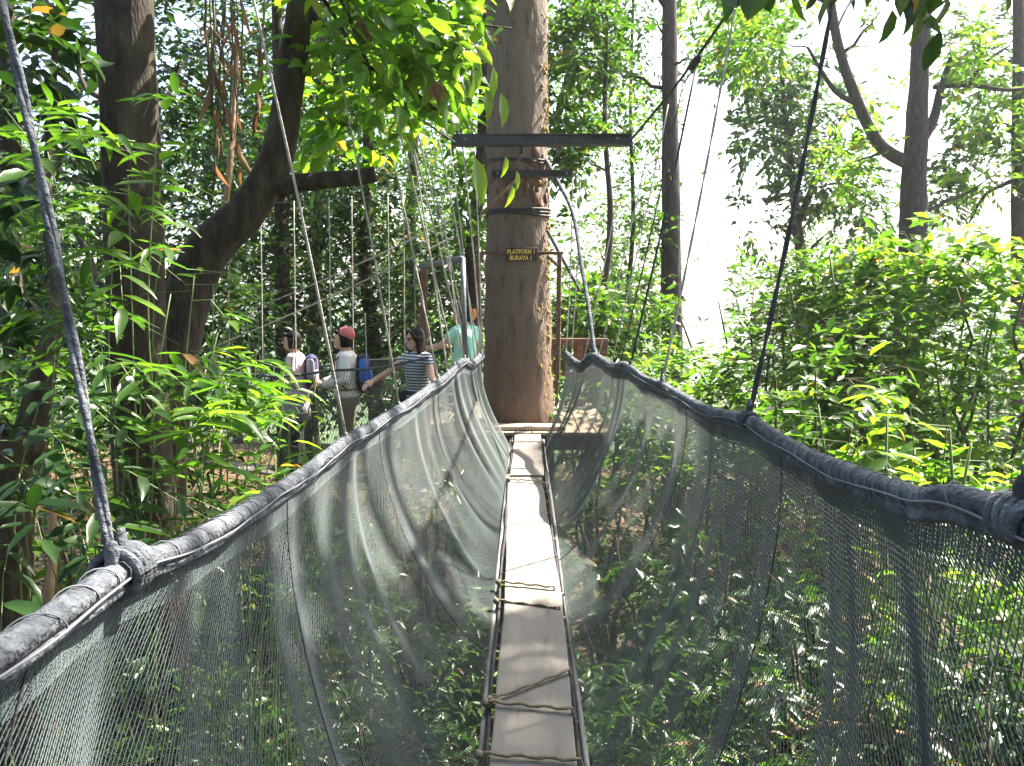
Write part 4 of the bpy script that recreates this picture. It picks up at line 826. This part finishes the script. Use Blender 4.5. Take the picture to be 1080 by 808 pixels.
def human(label, loc, yaw, top=1.58, torso=None, legs=None, armL=((-.24, .02, 1.12), (-.2, .22, 1.0)), armR=((.24, .02, 1.12), (.2, .22, 1.0)), sleeve=.5, lean=0.0, headyaw=0.0, hairstyle='long', extras=()):
    e = empty('person', loc, label, 'person', None, yaw); s = top / 1.62
    A = lambda *p: np.array(p, float) * s
    sh = {-1: A(-.17, lean, 1.33), 1: A(.17, lean, 1.33)}; el = {-1: A(*armL[0]), 1: A(*armR[0])}; wr = {-1: A(*armL[1]), 1: A(*armR[1])}
    rings = [(0, 0, .84, .15, .10), (0, 0, .92, .165, .115), (0, lean * .3, 1.02, .13, .095), (0, lean * .6, 1.15, .145, .105), (0, lean * .9, 1.27, .165, .105), (0, lean, 1.345, .15, .085), (0, lean, 1.375, .07, .06)]
    body = MB(); body.loft([tuple(v * s for v in r) for r in rings])
    hc = A(0, lean + .035, 1.51); Rz = np.array(Matrix.Rotation(headyaw, 3, 'Z'))
    body.tube([A(0, lean - .005, 1.34), A(0, lean + .01, 1.44), hc], [.055 * s, .05 * s, .05 * s], 12)
    H = lambda x, y, z: hc + Rz @ (np.array((x, y, z)) * s)
    body.ball(hc, np.array((.072, .09, .108)) * s, M=Rz, nu=20, nv=14); body.ball(H(0, .035, -.055), np.array((.052, .05, .05)) * s, M=Rz)
    body.tube([H(0, .085, .015), H(0, .103, -.012), H(0, .108, -.025)], [.008 * s, .012 * s, .014 * s], 8); body.ball(H(0, .083, -.055), np.array((.024, .014, .009)) * s, M=Rz)
    for q in (-1, 1): body.ball(H(q * .073, -.005, -.005), np.array((.01, .018, .03)) * s, M=Rz)
    for q in (-1, 1):
        body.tube([sh[q] + A(-q * .03, 0, 0), sh[q] * .97 + el[q] * .03, el[q] * .5 + sh[q] * .5, el[q], el[q] * .5 + wr[q] * .5, wr[q]], [.05 * s, .052 * s, .044 * s, .036 * s, .036 * s, .024 * s], 12)
        d = nrm(wr[q] - el[q]); sd = nrm(np.cross(d, [0, 0, 1.])); nn = np.cross(sd, d); pc = wr[q] + d * .045 * s
        body.tube([wr[q], pc, pc + d * .04 * s], [.024 * s, .036 * s, .034 * s], 10)
        for k in range(4):
            b0 = pc + d * .035 * s + sd * (k - 1.5) * .018 * s; ln = (.06, .07, .066, .05)[k] * s
            body.tube([b0, b0 + d * ln * .5 - nn * .006 * s, b0 + d * ln * .85 - nn * .026 * s, b0 + d * ln * .9 - nn * .045 * s], [.0095 * s, .009 * s, .008 * s, .007 * s], 7)
        t0 = wr[q] + d * .02 * s + sd * -.025 * s; body.tube([t0, t0 + d * .03 * s - sd * .02 * s, t0 + d * .06 * s - sd * .018 * s - nn * .02 * s], [.012 * s, .011 * s, .008 * s], 7)
        kn = A(q * .095, .03 * (1 if q > 0 else .4), .46); an = A(q * .09, -.02 * q, .07)
        body.tube([A(q * .08, 0, .88), kn, an], [.085 * s, .055 * s, .035 * s], 12); body.tube([an, an + A(0, .06, -.035), an + A(0, .15, -.045)], [.035 * s, .035 * s, .025 * s], 10)
    body.build('body', SKIN, e, remesh=.007)
    sm, pm = torso, legs
    st = MB(); st.loft([(a * s, b * s, c * s, (rx + .017) * s, (ry + .02) * s) for a, b, c, rx, ry in [(0, 0, .86, .155, .105)] + rings[1:-1]] + [(0, lean * s, 1.385 * s, .085 * s, .07 * s)])
    for q in (-1, 1):
        end = sh[q] + (el[q] - sh[q]) * min(sleeve * 2, 1); pts = [sh[q] + A(-q * .05, 0, 0), sh[q], end]; rd = [.066 * s, .067 * s, .058 * s]
        if sleeve > .5: pts += [el[q] * .4 + wr[q] * .6, wr[q]]; rd += [.047 * s, .038 * s]
        st.tube(pts, rd, 12)
    st.build('shirt', sm, e, remesh=.011)
    tr = MB()
    tr.loft([(a * s, b * s, c * s, (rx + .02) * s, (ry + .022) * s) for a, b, c, rx, ry in [(0, 0, .8, .15, .1), (0, 0, .88, .165, .115), (0, 0, .97, .14, .1)]])
    for q in (-1, 1): kn = A(q * .095, .03 * (1 if q > 0 else .4), .46); tr.tube([A(q * .085, 0, .86), A(q * .09, .015, .66), kn, A(q * .09, -.02 * q, .12)], [.105 * s, .09 * s, .075 * s, .062 * s], 12)
    tr.build('trousers', pm, e, remesh=.012)
    for q in (-1, 1):
        bt = MB(); an = A(q * .09, -.02 * q, .0); bt.loft([(an[0], an[1] + .05 * s, .0, .05 * s, .13 * s), (an[0], an[1] + .05 * s, .045 * s, .052 * s, .13 * s), (an[0], an[1] + .0 * s, .1 * s, .045 * s, .06 * s)]); bt.build('shoe', HAIR, e, sub=1)
    # hair
    hr = MB(); hr.ball(H(0, -.024, .028), np.array((.083, .09, .1)) * s, M=Rz, nu=20, nv=12)
    if hairstyle == 'long':
        for k in range(11):
            a = PI * (k - .2) / 9.6; x_ = math.cos(a) * .078; y_ = -math.sin(a) * .085
            hr.tube([H(x_, y_, .03), H(x_ * 1.12, y_ * 1.1 - .0, -.08), H(x_ * 1.15, y_ * 1.05 - .02, -.18), H(x_ * .9, y_ * 1.0 - .02, -.26 - .03 * math.sin(k))], [.024 * s, .028 * s, .025 * s, .01 * s], 8)
        for q in (-1, 1): hr.tube([H(q * .02, .062, .085), H(q * .062, .055, .05), H(q * .074, .03, -.01)], [.018 * s, .02 * s, .018 * s], 8)
    else:
        for k in range(9):
            a = PI * k / 8; x_ = math.cos(a) * .074; y_ = -math.sin(a) * .085
            hr.tube([H(x_, y_, .03), H(x_ * 1.08, y_ * 1.05, -.05), H(x_ * .95, y_ * .95, -.085)], [.026 * s, .024 * s, .014 * s], 8)
        hr.tube([H(-.05, .06, .075), H(0, .075, .085), H(.05, .06, .075)], .022 * s, 8)
    hr.build('hair', HAIR, e, remesh=.008)
    ey = MB()
    for q in (-1, 1): ey.ball(H(q * .03, .078, .012), .011 * s, nu=8, nv=6)
    ey.build('eyes', mat('eye', (.03, .02, .02), .3), e)
    lp = MB(); lp.ball(H(0, .096, -.056), np.array((.022, .006, .006)) * s, M=Rz, nu=10, nv=6); lp.build('lips', mat('lips', (.4, .12, .1), .5), e)
    return e, H, A, s
def backpack(label, loc, yaw, main, front, s=1.0):
    e = empty('backpack', loc, label, 'backpack', None, yaw)
    mb = MB(); mb.box((0, -.13, -.02), (.28 * s, .17 * s, .42 * s), bev=.06); mb.build('pack_body', main, e, sub=2)
    mb = MB(); mb.box((0, -.215 * s, -.07), (.22 * s, .07 * s, .22 * s), bev=.02); mb.build('pocket', front, e, sub=2)
    mb = MB(); mb.box((0, -.14, .165 * s), (.24 * s, .15 * s, .09), bev=.04); mb.build('lid', main, e, sub=2)
    mb = MB(); mb.box((-.135 * s, -.15, .03), (.04, .1 * s, .26 * s), bev=.015); mb.build('side_pocket', front, e, sub=2); mb = MB(); mb.box((.135 * s, -.15, .03), (.04, .1 * s, .26 * s), bev=.015); mb.build('side_pocket', front, e, sub=2)
    for q in (-1, 1):
        mb = MB(); mb.tube(spline([(q * .1, -.03, .17), (q * .125, .06, .19), (q * .125, .155, .1), (q * .125, .15, -.05), (q * .14, .0, -.17)], None, 6), .02, 6, flat=.4); mb.build('strap', main, e)
def people():
    zd = -.43
    def foot(x, d, z=zd):
        p = px(x, 404, d); return np.array([p[0], p[1], z])
    WH = cloth('white_cotton', (.62, .6, .56)); KH = cloth('khaki', (.2, .17, .12)); PK = cloth('pale_pink', (.58, .42, .46)); MI = cloth('mint', (.3, .62, .5)); DK = cloth('dark_cloth', (.03, .03, .04)); GRY = cloth('lilac_grey', (.3, .27, .34)); NV = cloth('navy_nylon', (.03, .035, .09)); BL = cloth('blue_nylon', (.06, .16, .5)); TN = cloth('tan', (.3, .2, .12))
    # local +Y is forward; yaw 90deg => facing -X
    f = foot(366, 8.05)
    e, H, A, s = human('walker in white long sleeves and khaki trousers wearing a red cap, facing left', f, math.radians(98), 1.56, WH, KH, armL=((-.25, .0, 1.08), (-.2, .24, 1.04)), armR=((.23, .03, 1.1), (.13, .27, 1.04)), sleeve=.95, hairstyle='short')
    cp = MB(); cp.ball(H(0, -.04, .05), np.array((.09, .095, .085)) * s); cp.build('cap', cloth('red_cap', (.5, .14, .14)), e)
    bl = MB(); bl.loft([(0, 0, .965 * s, .165 * s, .125 * s), (0, 0, .995 * s, .163 * s, .123 * s)]); bl.build('belt', cloth('belt', (.3, .2, .08)), e)
    backpack('black backpack with a bright blue side worn by the white-shirted walker', (f[0] + .03, f[1] - .0, zd + 1.11), math.radians(98), DK, BL, .95)
    f = foot(312, 8.3)
    e, H, A, s = human('leftmost walker in a pale pink shirt, half hidden by leaves', f, math.radians(95), 1.52, PK, DK, sleeve=.35, hairstyle='short', armR=((.24, .06, 1.12), (.2, .28, 1.0)))
    ap = MB(); ap.loft([(0, 0, .62 * s, .2 * s, .16 * s), (0, 0, .8 * s, .19 * s, .15 * s), (0, 0, .98 * s, .165 * s, .13 * s)]); ap.build('skirt', GRY, e)
    backpack('navy backpack worn by the leftmost walker', (f[0] + .03, f[1], zd + 1.1), math.radians(95), NV, GRY, .85)
    f = foot(441, 7.75)
    e, H, A, s = human('walker with long black hair, sunglasses and striped top reaching left', f, math.radians(132), 1.57, stripes(), TN, armR=((.2, .24, 1.17), (.14, .46, 1.10)), armL=((-.33, .06, 1.15), (-.5, .12, 1.1)), sleeve=.22, headyaw=math.radians(-4))
    # her right arm (image left) reaches forward to the backpack
    gl = MB()
    for q in (-1, 1): gl.ball(H(q * .033, .088, .014), np.array((.026, .012, .02)) * s, nu=10, nv=6)
    gl.tube([H(-.07, .03, .02), H(-.05, .085, .02), H(0, .098, .022), H(.05, .085, .02), H(.07, .03, .02)], .004, 6); gl.build('sunglasses', mat('dark_lens', (.02, .02, .025), .1, .8), e)
    bl = MB(); bl.loft([(0, 0, .95 * s, .175 * s, .13 * s), (0, 0, .985 * s, .172 * s, .128 * s)]); bl.box(A(.1, .14, .93), (.13, .05, .1), bev=.015); bl.build('waist_bag', DK, e)
    f = foot(491, 8.2, -.12)
    e, H, A, s = human('person in a mint green T-shirt at the platform edge, black hair, back half turned', f, math.radians(62), 1.5, MI, DK, armL=((-.2, .2, 1.16), (-.14, .42, 1.12)), armR=((.26, -.02, 1.1), (.25, .08, .9)), sleeve=.27, headyaw=math.radians(20), hairstyle='short')
    sc_ = MB(); sc_.ball(H(.03, -.12, .0), (.03, .035, .06)); sc_.build('hair_tie', cloth('orange', (.8, .25, .06)), e)

# ------------------------------------------------------------------ build everything
litter()
e_main, mx_, my_ = main_tree()
platform(mx_, my_)
bridge()
bridge2()
trees()
shrubs()
people()
# thin volume added to imitate lens bloom and its bright veil
hz = MB(); hz.box((0, 0, -12), (1900, 1900, 90)); hm = bpy.data.materials.new('bloom_veil'); hm.use_nodes = True; hn = hm.node_tree; hn.nodes.remove(hn.nodes['Principled BSDF'])
vol = hn.nodes.new('ShaderNodeVolumePrincipled'); vol.inputs['Color'].default_value = (.93, .96, 1, 1); vol.inputs['Density'].default_value = .0007; vol.inputs['Anisotropy'].default_value = .5
hn.links.new(vol.outputs[0], hn.nodes['Material Output'].inputs['Volume'])
tag(hz.build('bloom_haze', hm, smooth=False), kind='stuff')
